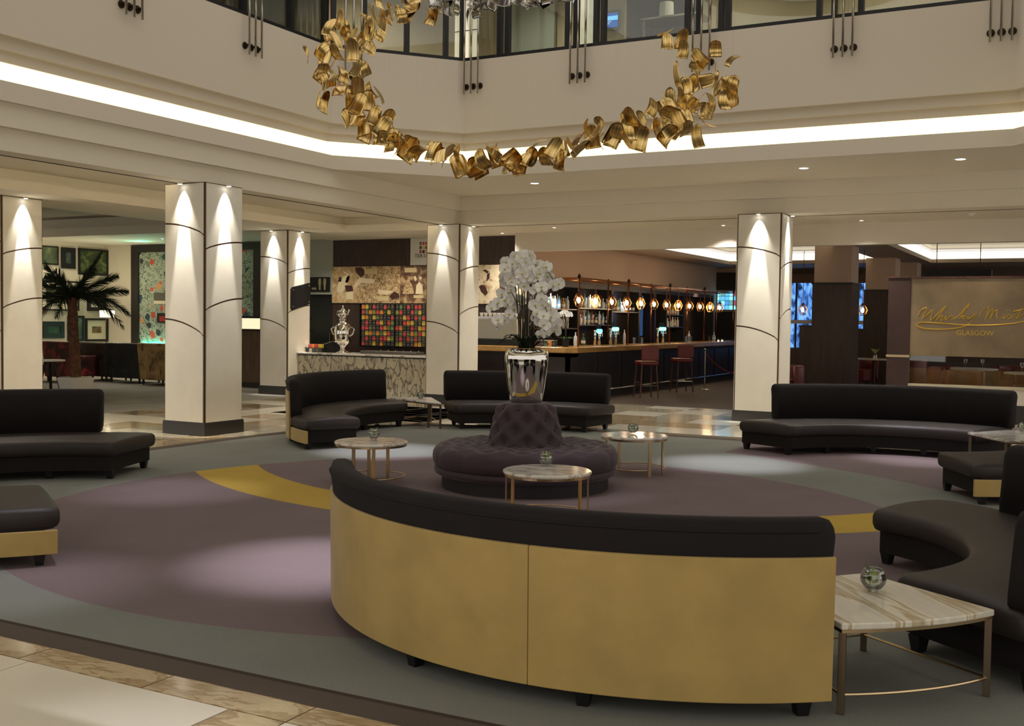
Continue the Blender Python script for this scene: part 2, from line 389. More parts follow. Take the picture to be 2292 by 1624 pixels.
# ================================================================== COLUMNS
CW, CH = .715, 3.35
def arc_pts(z0, z1, concave, n=10):
    # quarter-ellipse joint from u=0 (z0) to u=CW (z1)
    out = []
    for i in range(n+1):
        t = i/n
        if z1 < z0: out.append((t*CW, z1+(z0-z1)*math.cos(t*math.pi/2)**.8 if concave else z0+(z1-z0)*t))
        else: out.append((t*CW, z0+(z1-z0)*math.sin(t*math.pi/2)**.9))
    return out
def face_panels(kind):
    if kind == 'L': j1, j2 = arc_pts(1.545, 1.33, True), arc_pts(2.82, 2.66, True)
    else: j1, j2 = arc_pts(1.675, 1.835, False), arc_pts(2.475, 2.60, False)
    g = .011; e = .020
    def cl(p): return [(min(max(u, e), CW-e), z) for u, z in p]
    b0 = [(e, .18), (CW-e, .18)]; t0 = [(e, CH-.012), (CW-e, CH-.012)]
    up = lambda p, d: [(u, z+d) for u, z in p]
    return [b0+up(cl(j1), -g)[::-1], up(cl(j1), g)+up(cl(j2), -g)[::-1], up(cl(j2), g)+t0[::-1]]
def panel_mesh(poly, axis, sgn):
    # extruded outline lying on a column face, local to the near corner (0,0): axis x: face y=0 running to -x ; axis y: face x=0 running to +y
    mb = MB(); n = len(poly); th = .014
    if axis == 'x': A = [(-CW+u, .002, z) for u, z in poly]; B = [(-CW+u, -th, z) for u, z in poly]
    elif axis == 'y': A = [(-.002, u, z) for u, z in poly]; B = [(th, u, z) for u, z in poly]
    elif axis == 'X': A = [(-u, CW-.002, z) for u, z in poly]; B = [(-u, CW+th, z) for u, z in poly]
    else: A = [(-CW+.002, CW-u, z) for u, z in poly]; B = [(-CW-th, CW-u, z) for u, z in poly]
    mb.add(A+B, [tuple(range(n)), tuple(range(n, 2*n))]+[(i, (i+1) % n, n+(i+1) % n, n+i) for i in range(n)])
    return mb
col_meshes = []
for kind, axis in (('L', 'x'), ('R', 'y'), ('L', 'X'), ('R', 'Y')):
    for poly in face_panels(kind):
        mb = panel_mesh(poly, axis, 1); me = mb.mesh('panel'); me.materials.append(PANEL)
        bm = bmesh.new(); bm.from_mesh(me); bmesh.ops.recalc_face_normals(bm, faces=bm.faces); bm.to_mesh(me); bm.free()
        col_meshes.append(me)
core_me = MB().box((-CW+.001, .001, 0), (-.001, CW-.001, CH)).mesh('core'); core_me.materials.append(TRIMBR)
p_ = .02
sk = MB().box((-CW-p_, -p_, .004), (p_, CW+p_, .165)); sk.box((-CW-.014, -.014, .165), (.014, CW+.014, .18)); skm = sk.mesh('skirting'); skm.materials.append(SKIRT)
fix_me = MB().cyl((0, 0), .035, 3.325, 3.349, 14).mesh('spotlight'); fix_me.materials.append(WHITEP)
lens_me = MB().cyl((0, 0), .026, 3.322, 3.3255, 12).mesh('lens'); lens_me.materials.append(emis('lamp_lens', (1, .97, .92, 1), 12))
def column(x, y, label, faces, power=1.0, tint=(1, .95, .88)):
    c = empty('column', (x, y, 0), label, 'column', 'atrium columns')
    inst(core_me, 'core', c); inst(skm, 'skirting', c)
    for me in col_meshes: inst(me, 'panel', c)
    for f in faces:
        fx, fy, dx, dy = {'L': (-CW/2, -.085, 0, 1), 'R': (.085, CW/2, -1, 0)}[f]
        s_ = inst(fix_me, 'spotlight', c); s_.location = (fx, fy, 0)
        l = inst(lens_me, 'lens', s_)
        P = Vector((x+fx, y+fy, 3.315))
        spot(P, P+Vector((dx*.10, dy*.10, -1.6)), 340*power, 21, tint, .55, .012)
        spot(P, P+Vector((dx*.22, dy*.22, -1.0)), 55*power, 58, tint, .9, .012)
    return c
column(-14.32, 10.70, 'cream panelled column behind the leftmost black sofa, cut by the left edge', 'R', 1.1)
column(-10.28, 10.70, 'large cream panelled column right of the palm, nearest of the five', 'LR', 1.1)
column(-14.32, 17.23, 'cream panelled column carrying a black plaque, left of the marble tea counter', 'LR', 1.0)
column(-10.28, 17.23, 'cream panelled column between the tea shelves and the bar', 'LR', .45)
column(-4.34, 17.23, 'cream panelled column between the bar and the restaurant sign', 'LR', 1.1, (1, .97, .9))
# ================================================================== WALLS BEHIND
wt = MB().box((-15.3, 20.0, 0), (-10.31, 20.15, 3.36)).build('wall_tea', WENGE, kind='structure')
sbox('wall_grey', (-17.3, 20.0, 2.12), (-15.3, 20.15, 3.4), GREYWALL)
sbox('wall_grey_side', (-17.3, 20.0, 0), (-16.6, 20.15, 2.12), GREYWALL)
dr = sbox('door_1', (-16.6, 20.08, 0), (-15.3, 20.13, 2.12), mat('door_black', S(14, 16, 17), .5))
MB().box((-16.62, 20.02, 0), (-16.56, 20.1, 2.12)).build('door_frame', BLACKFR, dr)
MB().cyl((-15.42, 20.06), .012, 1.0, 1.25, 8).build('door_handle', STEEL, dr)
LW = mat('lounge_wall', S(206, 196, 174), .8, spec=.2)
sbox('wall_lounge_back', (-22.75, 20.0, 0), (-17.3, 20.15, 3.6), LW)
sbox('wall_lounge_left', (-22.75, 8, 0), (-22.6, 20.0, 3.6), LW)
# lounge ceiling with a stepped recess
lc = sbox('ceiling_lounge', (-22.7, 17.3, 3.38), (-15.3, 20.1, 3.5))
sbox('recess_step', (-22.7, 17.42, 3.57), (-15.3, 17.7, 3.80), parent=lc)
sbox('recess_step', (-22.7, 17.29, 3.375), (-15.3, 17.6, 3.57), parent=lc)
sbox('recess_side', (-15.352, 4, 3.352), (-15.2, 20, 3.95), parent=lc)
sbox('recess_top', (-22.75, 4, 3.79), (-15.2, 17.9, 3.9), mat('recess_grey', S(150, 142, 128), .8), parent=lc)
# bulkhead over the bar and bar shell
bh = sbox('wall_bulkhead', (-10.3, 19.45, 2.98), (3, 19.65, 3.5), PLASTER)
sbox('wall_bar', (-11.05, 20.15, 0), (-10.9, 35, 3.6), PINKWALL)
sbox('wall_bar_end', (-11.0, 35, 0), (-9.0, 35.15, 3.6), PINKWALL)
BCEIL = mat('bar_ceiling', S(176, 158, 138), .6)
bc = sbox('ceiling_bar', (-11, 19.6, 3.40), (-9.9, 36, 3.5), BCEIL)
for a, b in (((-5.2, 19.6), (-4.05, 36)), ((-9.9, 19.6), (-5.2, 22)), ((-9.9, 33), (-5.2, 36)), ((-4.05, 19.6), (4, 22)), ((-4.05, 33.4), (4, 36)), ((3, 22), (4, 33.4))):
    sbox('ceiling_strip', (a[0], a[1], 3.40), (b[0], b[1], 3.5), BCEIL, parent=bc)
GLOSSC = mat('bar_coffer', S(150, 130, 108), .25)
sbox('coffer_top', (-9.9, 22, 3.78), (-5.2, 33, 3.85), GLOSSC, parent=bc); sbox('coffer_top', (-4.05, 22, 3.78), (3, 33.4, 3.85), GLOSSC, parent=bc)
CV2 = emis('bar_cove_glow', (1, .86, .58, 1), 1.5)
for i, (x0, y0, x1, y1) in enumerate(((-9.9, 22, -5.2, 33), (-4.05, 22, 3, 33.4))):
    mb = MB()
    mb.box((x0-.03, y0, 3.52), (x0+.01, y1, 3.70)); mb.box((x0, y1-.01, 3.52), (x1, y1+.03, 3.70)); mb.box((x1-.01, y0, 3.52), (x1+.03, y1, 3.70))
    mb.build('emissive_cove_wall', CV2, label=['glowing cove strip in the bar ceiling above the cage pendants', 'glowing cove strip in the ceiling above the restaurant sign'][i], cat='cove light')  # glow put straight onto the coffer side walls
sbox('wall_restaurant_end', (-9.0, 36, 0), (4, 36.15, 3.5), mat('end_wall', S(96, 78, 66), .8))
# ================================================================== SOFAS
def sweep(mb, prof, c, a0, a1, n=28, soft=0.0):
    """closed (r,z) loop swept along an arc; soft rounds the two ends"""
    m = len(prof); cr = sum(p[0] for p in prof)/m; cz = sum(p[1] for p in prof)/m
    rm = cr
    stations = []
    if soft:
        d = math.degrees(soft/rm)
        for off, s in ((0, .72), (.12, .86), (.4, .96), (1, 1)): stations.append((a0+d*off, s))
        for k in range(1, n): stations.append((a0+d+(a1-a0-2*d)*k/n, 1))
        for off, s in ((1, 1), (.4, .96), (.12, .86), (0, .72)): stations.append((a1-d*off, s))
    else: stations = [(a0+(a1-a0)*k/n, 1) for k in range(n+1)]
    vs = []
    h = max(p[1] for p in prof)-min(p[1] for p in prof); wd = max(p[0] for p in prof)-min(p[0] for p in prof)
    for a, s in stations:
        ca, sa = math.cos(R_(a)), math.sin(R_(a)); q = 1-s
        for r, z in prof:
            rr = r+(cr-r)*min(1, q*2*soft/wd*2) if soft else r; zz = z+(cz-z)*min(1, q*1.6) if soft else z
            vs.append((c[0]+rr*ca, c[1]+rr*sa, zz))
    k = len(stations)
    fs = [(i*m+j, i*m+(j+1) % m, (i+1)*m+(j+1) % m, (i+1)*m+j) for i in range(k-1) for j in range(m)]
    fs += [tuple(range(m)), tuple((k-1)*m+j for j in range(m))[::-1]]
    mb.add(vs, fs); return mb
def rrect(r0, r1, z0, z1, q, top_only=False, crown=0, n=4):
    out = []
    cs = [(r1-q, z1-q, 0), (r0+q, z1-q, 90), (r0+q, z0+q, 180), (r1-q, z0+q, 270)]
    for ci, (cx, cz, s) in enumerate(cs):
        if top_only and ci >= 2:
            out.append((r0 if ci == 2 else r1, z0)); continue
        for i in range(n+1):
            a = R_(s+90*i/n); out.append((cx+q*math.cos(a), cz+q*math.sin(a)))
        if ci == 0 and crown:
            for t in (.25, .5, .75): out.append((r1-q+(r0-r1+2*q)*t, z1+crown*math.sin(math.pi*t)))
    return out
def sofa(c, rin, rout, a0, a1, b0, b1, label, panels=((0, .5), (.5, 1)), zb=.82, goldtop=.665, legs=5, inset=1.4, tip=3.0):
    am = R_((a0+a1)/2); e = empty('curved_sofa', (c[0]+(rin+rout)/2*math.cos(am), c[1]+(rin+rout)/2*math.sin(am), .004), label, 'sofa', 'curved sofas around the ottoman')
    deg = lambda d, r: math.degrees(d/r)
    # frame under the seat
    sweep(MB(), [(rin+.05, .085), (rout-.02, .085), (rout-.02, .25), (rin+.05, .25)], c, a0+deg(.05, rin), a1-deg(.05, rin), 30).build('base', DKFAB, e)
    # seat cushion
    sweep(MB(), rrect(rin, rout-.01, .225, .375, .055, crown=.018), c, a0, a1, 34, .09).build('seat', LEATHER, e, smooth=True)
    # back rest with a slight outward lean
    t = .15; ln = .035
    bp = [(rout-t, .36), (rout-.005, .36), (rout+.005, goldtop), (rout+ln*.6, zb-.05), (rout+ln*.55-.012, zb-.012), (rout+ln-.05, zb), (rout-t+.055+ln, zb), (rout-t+.02+ln, zb-.015), (rout-t+ln, zb-.06)]
    bk = sweep(MB(), bp, c, b0, b1, 34, .05).build('backrest', DKFAB, e, smooth=True)
    # piping line along the top of the back
    pr = [(c[0]+(rout+ln*.6+.001)*math.cos(R_(b0+(b1-b0)*k/40)), c[1]+(rout+ln*.6+.001)*math.sin(R_(b0+(b1-b0)*k/40)), zb-.048) for k in range(1, 40)]
    MB().tube(pr, .005, 5).build('piping', DKFAB, bk, smooth=True)
    # gold outer cover, in sewn panels
    for (f0, f1) in panels:
        x0, x1 = b0+(b1-b0)*f0+(inset if f0 == 0 else .035), b0+(b1-b0)*f1-(inset if f1 == 1 else .035)
        sweep(MB(), [(rout-.012, .08), (rout+.012, .08), (rout+.020, goldtop), (rout+.008, goldtop+.004), (rout-.012, goldtop-.01)], c, x0, x1, 24).build('cover_panel', GOLD, e, smooth=False, bevel=.004)
    for (x0, x1) in ((a0, b0), (b1, a1)):
        if abs(x1-x0) > 2:
            sweep(MB(), [(rout-.03, .08), (rout+.004, .08), (rout+.004, .232), (rout-.03, .232)], c, x0+(tip if x0 == a0 else .2), x1-(tip if x1 == a1 else .2), 12).build('cover_panel', GOLD, e, bevel=.004)
    for k in range(legs):
        a = a0+3+(a1-a0-6)*k/(legs-1)
        for r in (rin+.12, rout-.07):
            ca, sa = math.cos(R_(a)), math.sin(R_(a)); cx, cy = c[0]+r*ca, c[1]+r*sa
            def q(s, z): return [(cx+ca*s*i-sa*s*j, cy+sa*s*i+ca*s*j, z) for i, j in ((-1,-1),(1,-1),(1,1),(-1,1))]
            MB().add(q(.024, .0045)+q(.036, .087), [(3,2,1,0),(4,5,6,7),(0,1,5,4),(1,2,6,5),(2,3,7,6),(3,0,4,7)]).build('leg', BLACKLEG, e)
    return e
sofa((-2.09, 5.88), .95, 1.90, 192, 310, 213, 310, 'large curved sofa in the foreground showing its gold back', panels=((0, .61), (.61, 1)), inset=.1)
sofa((-1.73, 6.36), 1.19, 2.03, -40, 66, -40, 49, 'curved brown leather sofa at the lower right edge with its seat facing left')
sofa((-7.04, 12.57), 1.88, 2.62, 157, 244, 157, 231, 'curved dark sofa in front of the marble tea counter', tip=.5)
sofa((-6.5, 11.83), 2.15, 2.97, 82, 134.5, 84, 134.5, 'curved black sofa behind the silver vase and ottoman')
sofa((-1.82, 12.43), 1.40, 2.26, 61, 155.5, 61, 141, 'curved black sofa in front of the restaurant sign')
sofa((-1.82, 12.43), 1.30, 2.26, -65, 8, -40, 8, 'dark sofa end at the right edge with a beige side, before the restaurant sign sofa', tip=.5)
sofa((-7.73, 5.97), 1.45, 2.40, 110, 200, 123.5, 200, 'black curved sofa on the left below the palm')
sofa((-7.73, 5.97), 1.30, 2.40, -130, -32.5, -130, -62, 'sofa end with brown seat and gold side cut by the left edge', tip=.5)
# ================================================================== TABLES
def bowl(loc, label, seed):
    rb = random.Random(seed); e = empty('glass_bowl', loc, label, 'vase', 'glass bowls with flowers'); x, y, z = loc; r = .058
    pr = [(r*math.sin(R_(a)), r-r*math.cos(R_(a))) for a in range(24, 150, 9)]
    pi = [(q*.94, w*.94+.004) for q, w in pr[::-1]]
    MB().lathe([(.001, .0)]+[(.022, 0)]+pr+pi+[(.001, .008)], 24, loc, cap=False).build('bowl', GLASS, e, smooth=True)
    MB().lathe([(.001, .012), (.036, .016), (.050, .036), (.053, .05), (.001, .05)], 20, loc, cap=False).build('water', thin_glass('bowl_water', (.93, .97, .93, 1), .1) if 'bowl_water' not in MATS else MATS['bowl_water'], e, smooth=True)
    for k in range(12):
        a = rb.uniform(0, 6.28); t = rb.uniform(.02, .05); h = rb.uniform(.05, .125); lw = rb.uniform(.014, .024)
        p0 = Vector((x+t*.3*math.cos(a), y+t*.3*math.sin(a), z+.03)); p1 = Vector((x+t*math.cos(a), y+t*math.sin(a), z+h))
        s_ = Vector((-math.sin(a), math.cos(a), 0))*lw; md = (p0+p1)/2+Vector((0, 0, .012)); nn = Vector((math.cos(a), math.sin(a), 0))*.003
        MB().add([p0, md+s_, p1, md-s_, md+nn], [(0,1,4),(1,2,4),(2,3,4),(3,0,4)]).build('leaf', GREENL if k % 3 else GREEN, e)
    return e
def round_table(x, y, label, rz):
    e = empty('round_table', (x, y, .004), label, 'table', 'round marble coffee tables'); r = .355; H = .41
    MB().lathe([(.001, H-.028), (r-.012, H-.028), (r-.004, H-.024), (r, H-.014), (r-.004, H-.004), (r-.012, H), (.001, H)], 56, (x, y, 0), cap=False).build('marble_top', WHITEM, e, smooth=False)
    MB().lathe([(r-.05, H-.045), (r-.012, H-.045), (r-.012, H-.028), (r-.05, H-.028)], 56, (x, y, 0), cap=False).build('rim_band', BRONZE_LT, e)
    for k in range(2):
        for s in (-1, 1):
            a = rz+math.pi*k+s*.30
            ca, sa = math.cos(a), math.sin(a); rr = r-.03
            P = [(x+rr*ca-ca*.006*i-sa*.017*j, y+rr*sa-sa*.006*i+ca*.017*j) for i, j in ((-1,-1),(1,-1),(1,1),(-1,1))]
            MB().prism(P, .0045, H-.045).build('leg', BRONZE_LT, e, bevel=.002)
    for s in (-1, 1):
        pts = []
        for k in range(13):
            a = rz+s*(.30+(math.pi-.60)*k/12); pts.append((x+(r-.03)*math.cos(a), y+(r-.03)*math.sin(a), .075))
        MB().tube(pts, .006, 6).build('stretcher', BRONZE_LT, e, smooth=True)
    return e
TB = [(PZ(1225, 1051, .41), 'round marble table nearest the foreground sofa, in front of the ottoman', 3.9), (PZ(831, 986, .41), 'round marble table left of the ottoman', 5.1), (PZ(1420, 972.5, .41), 'round marble table right of the ottoman', 5.9)]
BL = ['glass bowl of greenery on the front round table', 'glass bowl of greenery on the round table left of the ottoman', 'glass bowl of greenery on the round table right of the ottoman']
BP = [(1222, 1039), (837, 981), (1417, 967)]
for i, (p, l, a) in enumerate(TB):
    round_table(p.x, p.y, l, a); q = PZ(BP[i][0], BP[i][1]+2, .414); bowl((q.x, q.y, .4145), BL[i], i)
def wedge_table(poly, label, H=.385, top=WHITEM, bulge=.05):
    # poly: outer-a, outer-b, inner-b, inner-a ; the outer edge bows out
    cx = sum(p[0] for p in poly)/4; cy = sum(p[1] for p in poly)/4
    e = empty('wedge_table', (cx, cy, .004), label, 'table', 'wedge shaped end tables')
    (ax, ay), (bx, by) = poly[0], poly[1]; L = math.hypot(bx-ax, by-ay); nx, ny = (by-ay)/L, -(bx-ax)/L
    if (cx-ax)*nx+(cy-ay)*ny > 0: nx, ny = -nx, -ny
    arc = [(ax+(bx-ax)*t+nx*bulge*4*t*(1-t), ay+(by-ay)*t+ny*bulge*4*t*(1-t)) for t in [k/12 for k in range(13)]]
    out = arc+[poly[2], poly[3]]
    MB().prism(out, H-.028, H).build('marble_top', top, e, bevel=.006)
    ins = [(cx+(px-cx)*.985, cy+(py-cy)*.985) for px, py in out]
    MB().prism(ins, H-.042, H-.0285).build('rim_band', BRONZE_LT, e)
    for px, py in poly:
        qx, qy = cx+(px-cx)*.955, cy+(py-cy)*.955
        MB().box((qx-.015, qy-.008, .0045), (qx+.015, qy+.008, H-.042)).build('leg', BRONZE_GR, e, bevel=.002)
    sh = [(cx+(px-cx)*.955, cy+(py-cy)*.955, .085) for px, py in out]
    MB().tube(sh[:13], .006, 6).build('stretcher', BRONZE_LT, e); 
    for a, b in ((12, 13), (13, 14), (14, 0)): MB().tube([sh[a], sh[b]], .006, 6).build('stretcher', BRONZE_LT, e)
    return e
wedge_table([(-.845, 4.475), (-.315, 5.04), (-.925, 5.46), (-1.30, 5.02)], 'wedge shaped marble table beside the foreground sofa', top=CREAMM)
q = PZ(1954, 1323, .386); bowl((q.x, q.y, .3895), 'glass bowl of greenery on the wedge table beside the foreground sofa', 11)
c = (-1.82, 12.43)
pol = lambda r, a: (c[0]+r*math.cos(R_(a)), c[1]+r*math.sin(R_(a)))
wedge_table([pol(2.15, 55), pol(2.15, 13), pol(1.10, 12), pol(1.10, 54)], 'wedge shaped marble table at the right edge, below the restaurant sign')
q = PZ(2289, 967, .386); bowl((q.x, q.y, .3895), 'glass bowl of greenery at the right edge under the restaurant sign', 12)
wedge_table([(-9.42, 13.75), (-8.92, 14.15), (-8.2, 13.28), (-8.45, 13.34)], 'small marble end table between the two sofas at the tea counter', bulge=.03)
q = PZ(941, 893, .386); bowl((q.x, q.y, .3895), 'glass bowl of greenery in front of the marble tea counter', 13)
# ================================================================== OTTOMAN
OX, OY = -4.74, 9.22
ot = empty('tufted_ottoman', (OX, OY, .004), 'round plum velvet ottoman with a button tufted seat and centre cone', 'ottoman')
MB().cyl((OX, OY), .80, .0045, .14, 56).build('base', mat('dark_plinth', S(34, 28, 32), .7), ot)
MB().lathe([(.6, .13), (.835, .13), (.865, .145), (.875, .17), (.868, .20), (.84, .212), (.6, .212)], 64, (OX, OY, 0)).build('lower_roll', VELVET, ot, smooth=True)
def tuft(u, v):  # 0 at button, 1 between
    du, dv = u-round(u), v-round(v); d1 = math.hypot(du, dv)
    uu, vv = u-.5, v-.5; d2 = math.hypot(uu-round(uu), vv-round(vv)); return min(1, min(d1, d2)/.5)
NB = 14
rows = []
buttons = MB()
prof = [(.86, .215, 0), (.878, .235, 0), (.888, .265, 0), (.89, .30, 0), (.886, .34, 0), (.872, .375, .25), (.85, .40, .5), (.82, .418, .8)] + [(.80-.025*k, .428, 1) for k in range(0, 19)]
N = 196
for k in range(N):
    a = 2*math.pi*k/N; row = []
    for (r, z, wgt) in prof:
        u = a/(2*math.pi)*NB; v = (.86-r)/.2
        t = tuft(u, v); d = (1-t)**1.25
        ver = .006*(abs(math.cos(u*math.pi))**30) if z < .4 else 0
        row.append((OX+(r-ver)*math.cos(a), OY+(r-ver)*math.sin(a), z-.055*d*wgt))
    rows.append(row)
seat = MB().grid(rows, closed_u=True).build('seat', VELVET, ot, smooth=True)
rows = []; NC = 9
zs = [i/26 for i in range(27)]
for k in range(144):
    a = 2*math.pi*k/144; row = []
    for t in zs:
        z = .40+t*.41; r = .385-.10*t
        if t > .86: r -= .10*((t-.86)/.14)**2
        u = a/(2*math.pi)*NC; v = t*2.0+.25; d = (1-tuft(u, v))**1.2 if t < .93 else 0
        r -= .052*d; row.append((OX+r*math.cos(a), OY+r*math.sin(a), z))
    row.append((OX+.12*math.cos(a), OY+.12*math.sin(a), .812)); row.append((OX+.001*math.cos(a), OY+.001*math.sin(a), .812))
    rows.append(row)
MB().grid(rows, closed_u=True).build('backrest_cone', VELVET, ot, smooth=True)
for i in range(NB*2):
    for rr, off in ((.86-.2, 0), (.86-.1, .5), (.86-.3, .5)):
        if i % 2: continue
        a = 2*math.pi*(i/2+off)/NB; buttons.ball((OX+rr*math.cos(a), OY+rr*math.sin(a), .379), .012, 8, 5)
for i in range(NC):
    for v, off in ((1, 0), (2, 0), (.5, .5), (1.5, .5)):
        t = (v-.25)/2; a = 2*math.pi*(i+off)/NC; r = .385-.10*t-.044
        if t < .93: buttons.ball((OX+r*math.cos(a), OY+r*math.sin(a), .40+t*.41), .012, 8, 5)
buttons.build('tufting_buttons', VELVET, ot, smooth=True)
# ------------------------------------------------------------------ vase
va = empty('silver_vase', (OX, OY, .813), 'tall polished silver vase standing on the ottoman', 'vase')
vp = [(.001, 0), (.150, 0), (.155, .006), (.172, .10), (.190, .22), (.204, .34), (.211, .41), (.210, .445), (.203, .475), (.188, .497), (.172, .508), (.160, .512), (.150, .508), (.146, .49), (.150, .44), (.001, .44)]
MB().lathe(vp, 64, (OX, OY, .8135), cap=False).build('body', CHROME, va, smooth=True)
MB().lathe([(.166, .515), (.163, .519), (.157, .519), (.154, .515), (.157, .511), (.163, .511), (.166, .515)], 64, (OX, OY, .8135), cap=False).build('rim', BRONZE_LT, va, smooth=True)
MB().cyl((OX, OY), .148, 1.256, 1.30, 32).build('soil', mat('moss', S(40, 44, 26), .9), va)
# ------------------------------------------------------------------ orchid
orc = empty('orchid_arrangement', (OX, OY, 1.301), 'white orchid arrangement in the tall silver vase', 'flowers')
PETAL = mat('orchid_petal', S(246, 244, 240), .5, spec=.3, var=.03); PETAL.node_tree.nodes['Principled BSDF'].inputs['Subsurface Weight'].default_value = 0
LIP = mat('orchid_lip', S(196, 186, 92), .5); STEM = mat('orchid_stem', S(52, 50, 32), .6)
def petal(mb, ang, L, W, cup):
    ca, sa = math.cos(ang), math.sin(ang); vs = []
    for (t, wv) in ((0, .15), (.3, .8), (.6, 1), (.85, .72), (1, .1)):
        for s in (-1, 0, 1):
            d = L*t; o = W*wv*s; z = cup*(t*t)*L-(.25*W*abs(s)*wv)
            vs.append((ca*d-sa*o, sa*d+ca*o, z))
    fs = [(i*3+j, i*3+j+1, i*3+j+4, i*3+j+3) for i in range(4) for j in range(2)]
    mb.add(vs, fs)
fm = MB()
for k, (a, L, W) in enumerate(((90, .044, .019), (210, .042, .018), (330, .042, .018), (15, .049, .030), (165, .049, .030))): petal(fm, R_(a), L, W, .25)
fme = fm.mesh('flower'); fme.materials.append(PETAL); fme.polygons.foreach_set('use_smooth', [True]*len(fme.polygons))
lme = MB().ball((0, 0, .008), .008, 8, 5, 1.2).mesh('lip'); lme.materials.append(LIP)
def put_flower(P, face, s):
    f = inst(fme, 'flower', orc); q = Vector(face).normalized().to_track_quat('Z', 'Y')
    roll = Matrix.Rotation(random.uniform(-.5, .5), 4, 'Z')
    f.matrix_local = Matrix.Translation(Vector(P)-Vector((OX, OY, 1.301))) @ q.to_matrix().to_4x4() @ roll @ Matrix.Scale(s, 4)
    l = inst(lme, 'lip', f)
rv = random.Random(21)
toC = Vector((-OX, -OY, 0)).normalized(); sideR = Vector((CR.x, CR.y, 0)).normalized()
def wp(du, z, dd): return Vector((OX, OY, 0))+sideR*du+toC*dd+Vector((0, 0, z))
sprays = [(-.15, 2.13, .05, -.05), (-.12, 2.18, .10, .12), (-.08, 2.20, -.05, .16), (-.04, 2.08, .10, .16), (.0, 2.12, 0, .28), (-.12, 1.86, .12, -.20), (.10, 1.80, .10, .10), (.05, 1.66, .14, .12), (-.06, 1.84, -.12, -.14), (.12, 1.74, -.08, .18)]
for i, (u0, zt, dd, lean) in enumerate(sprays):
    base = wp(u0*.45, 1.27, dd*.5)
    pts = [base, wp(u0*.6, 1.27+(zt-1.27)*.5, dd*.8), wp(u0*.9, zt-.08, dd)]
    tip = [wp(u0+lean*t, zt-.02+.05*math.sin(t*2.4)-.20*t*t, dd+.05*t) for t in (.15, .4, .7, 1.0)]
    MB().tube(pts+tip, .0055, 5, .003).build('stem', STEM, orc, smooth=True)
    MB().tube([base+Vector((.008, 0, 0)), base+Vector((.01, .005, (zt-1.27)*.75))], .004, 5).build('stake', STEM, orc)
    nf = 17 if zt > 2 else 8
    for k in range(nf):
        t = .05+.95*k/(nf-1)
        P = wp(u0+lean*t+rv.uniform(-.05, .05), zt-.02+.05*math.sin(t*2.4)-.20*t*t+rv.uniform(-.09, .03), dd+.05*t+rv.uniform(-.05, .06))
        put_flower(P, toC*1.0+sideR*rv.uniform(-.7, .7)+Vector((0, 0, rv.uniform(-.5, .25))), rv.uniform(1.15, 1.5))
lf = MB(); 
vs = []
for (t, wv, z) in ((0, .3, 0), (.25, .9, .05), (.55, 1, .085), (.8, .7, .07), (1, .08, .02)):
    for s in (-1, 0, 1): vs.append((t*.26, wv*.032*s, z+abs(s)*.008))
lf.add(vs, [(i*3+j, i*3+j+1, i*3+j+4, i*3+j+3) for i in range(4) for j in range(2)])
lfm = lf.mesh('leaf'); lfm.materials.append(mat('orchid_leaf', S(34, 46, 28), .4)); lfm.polygons.foreach_set('use_smooth', [True]*len(lfm.polygons))
for k in range(18):
    a = k*2.4; o = inst(lfm, 'leaf', orc); sc_ = rv.uniform(.7, 1.05)
    o.matrix_local = Matrix.Translation((.05*math.cos(a), .05*math.sin(a), rv.uniform(-.01, .03))) @ Matrix.Rotation(a, 4, 'Z') @ Matrix.Rotation(-rv.uniform(.1, .5), 4, 'Y') @ Matrix.Scale(sc_, 4)
# ================================================================== DOWNLIGHTS
dl_ring = MB().lathe([(.052, -.004), (.068, -.006), (.07, 0), (.052, 0)], 24, (0, 0, 0), cap=False).mesh('trim_ring'); dl_ring.materials.append(WHITEP)
dl_len = MB().cyl((0, 0), .052, -.003, -.001, 20).mesh('lens'); dl_len.materials.append(emis('downlight_lens', (.93, .95, 1, 1), 9))
def downlight(x, y, z, label, power=60, cone=95, s=1.0, col=(1, .94, .86)):
    e = empty('downlight', (x, y, z-.0005), label, 'downlight', 'recessed ceiling downlights'); e.scale = (s, s, 1)
    inst(dl_ring, 'trim_ring', e); inst(dl_len, 'lens', e)
    if power: spot((x, y, z-.02), (x, y, 0), power, cone, col, .8, .05)
for i, (x, y) in enumerate(((-8.168, 16.09), (-3.726, 15.99), (-1.60, 15.93))):
    downlight(x, y, 3.86, ['bright downlight in the soffit above the orchid', 'bright downlight in the soffit above the right column', 'bright downlight in the soffit near the right edge'][i], 130, 120, 1.25)
for i, (x, y) in enumerate(((-8.98, 18.53), (-10.57, 19.40), (-5.87, 19.11), (-3.43, 18.96))):
    downlight(x, y, 3.35, ['small downlight left of centre in the low ceiling before the bar', 'small downlight above the right tea mural', 'small downlight just left of the right column in the low ceiling', 'small downlight right of the right column in the low ceiling'][i], 110, 120, .6)
downlight(-19.2, 18.6, 3.38, 'small downlight in the lounge ceiling above the palm', 90, 120, .6)
for (x, y, z, p) in ((-12.2, 5, 3.66, 150), (-12.2, 9, 3.66, 150), (-12.2, 13, 3.66, 150), (-12.3, 17.2, 3.66, 130), (-13.2, 19.0, 3.35, 90), (-15.0, 18.9, 3.35, 60), (-7.0, 21.2, 3.4, 22), (-7.0, 26, 3.4, 30), (-4.6, 24.0, 3.4, 50), (-18.8, 13.5, 3.9, 170), (-20.5, 17.8, 3.38, 90)):
    spot((x, y, z-.03), (x, y, 0), p, 130, (1, .90, .76), .9, .06)  # added fill spots without fittings, brightening floors and ceilings by bounce
sd = empty('smoke_detector', (-1.65, 18.24, 3.35), 'white smoke detector on the low ceiling before the restaurant', 'detector')
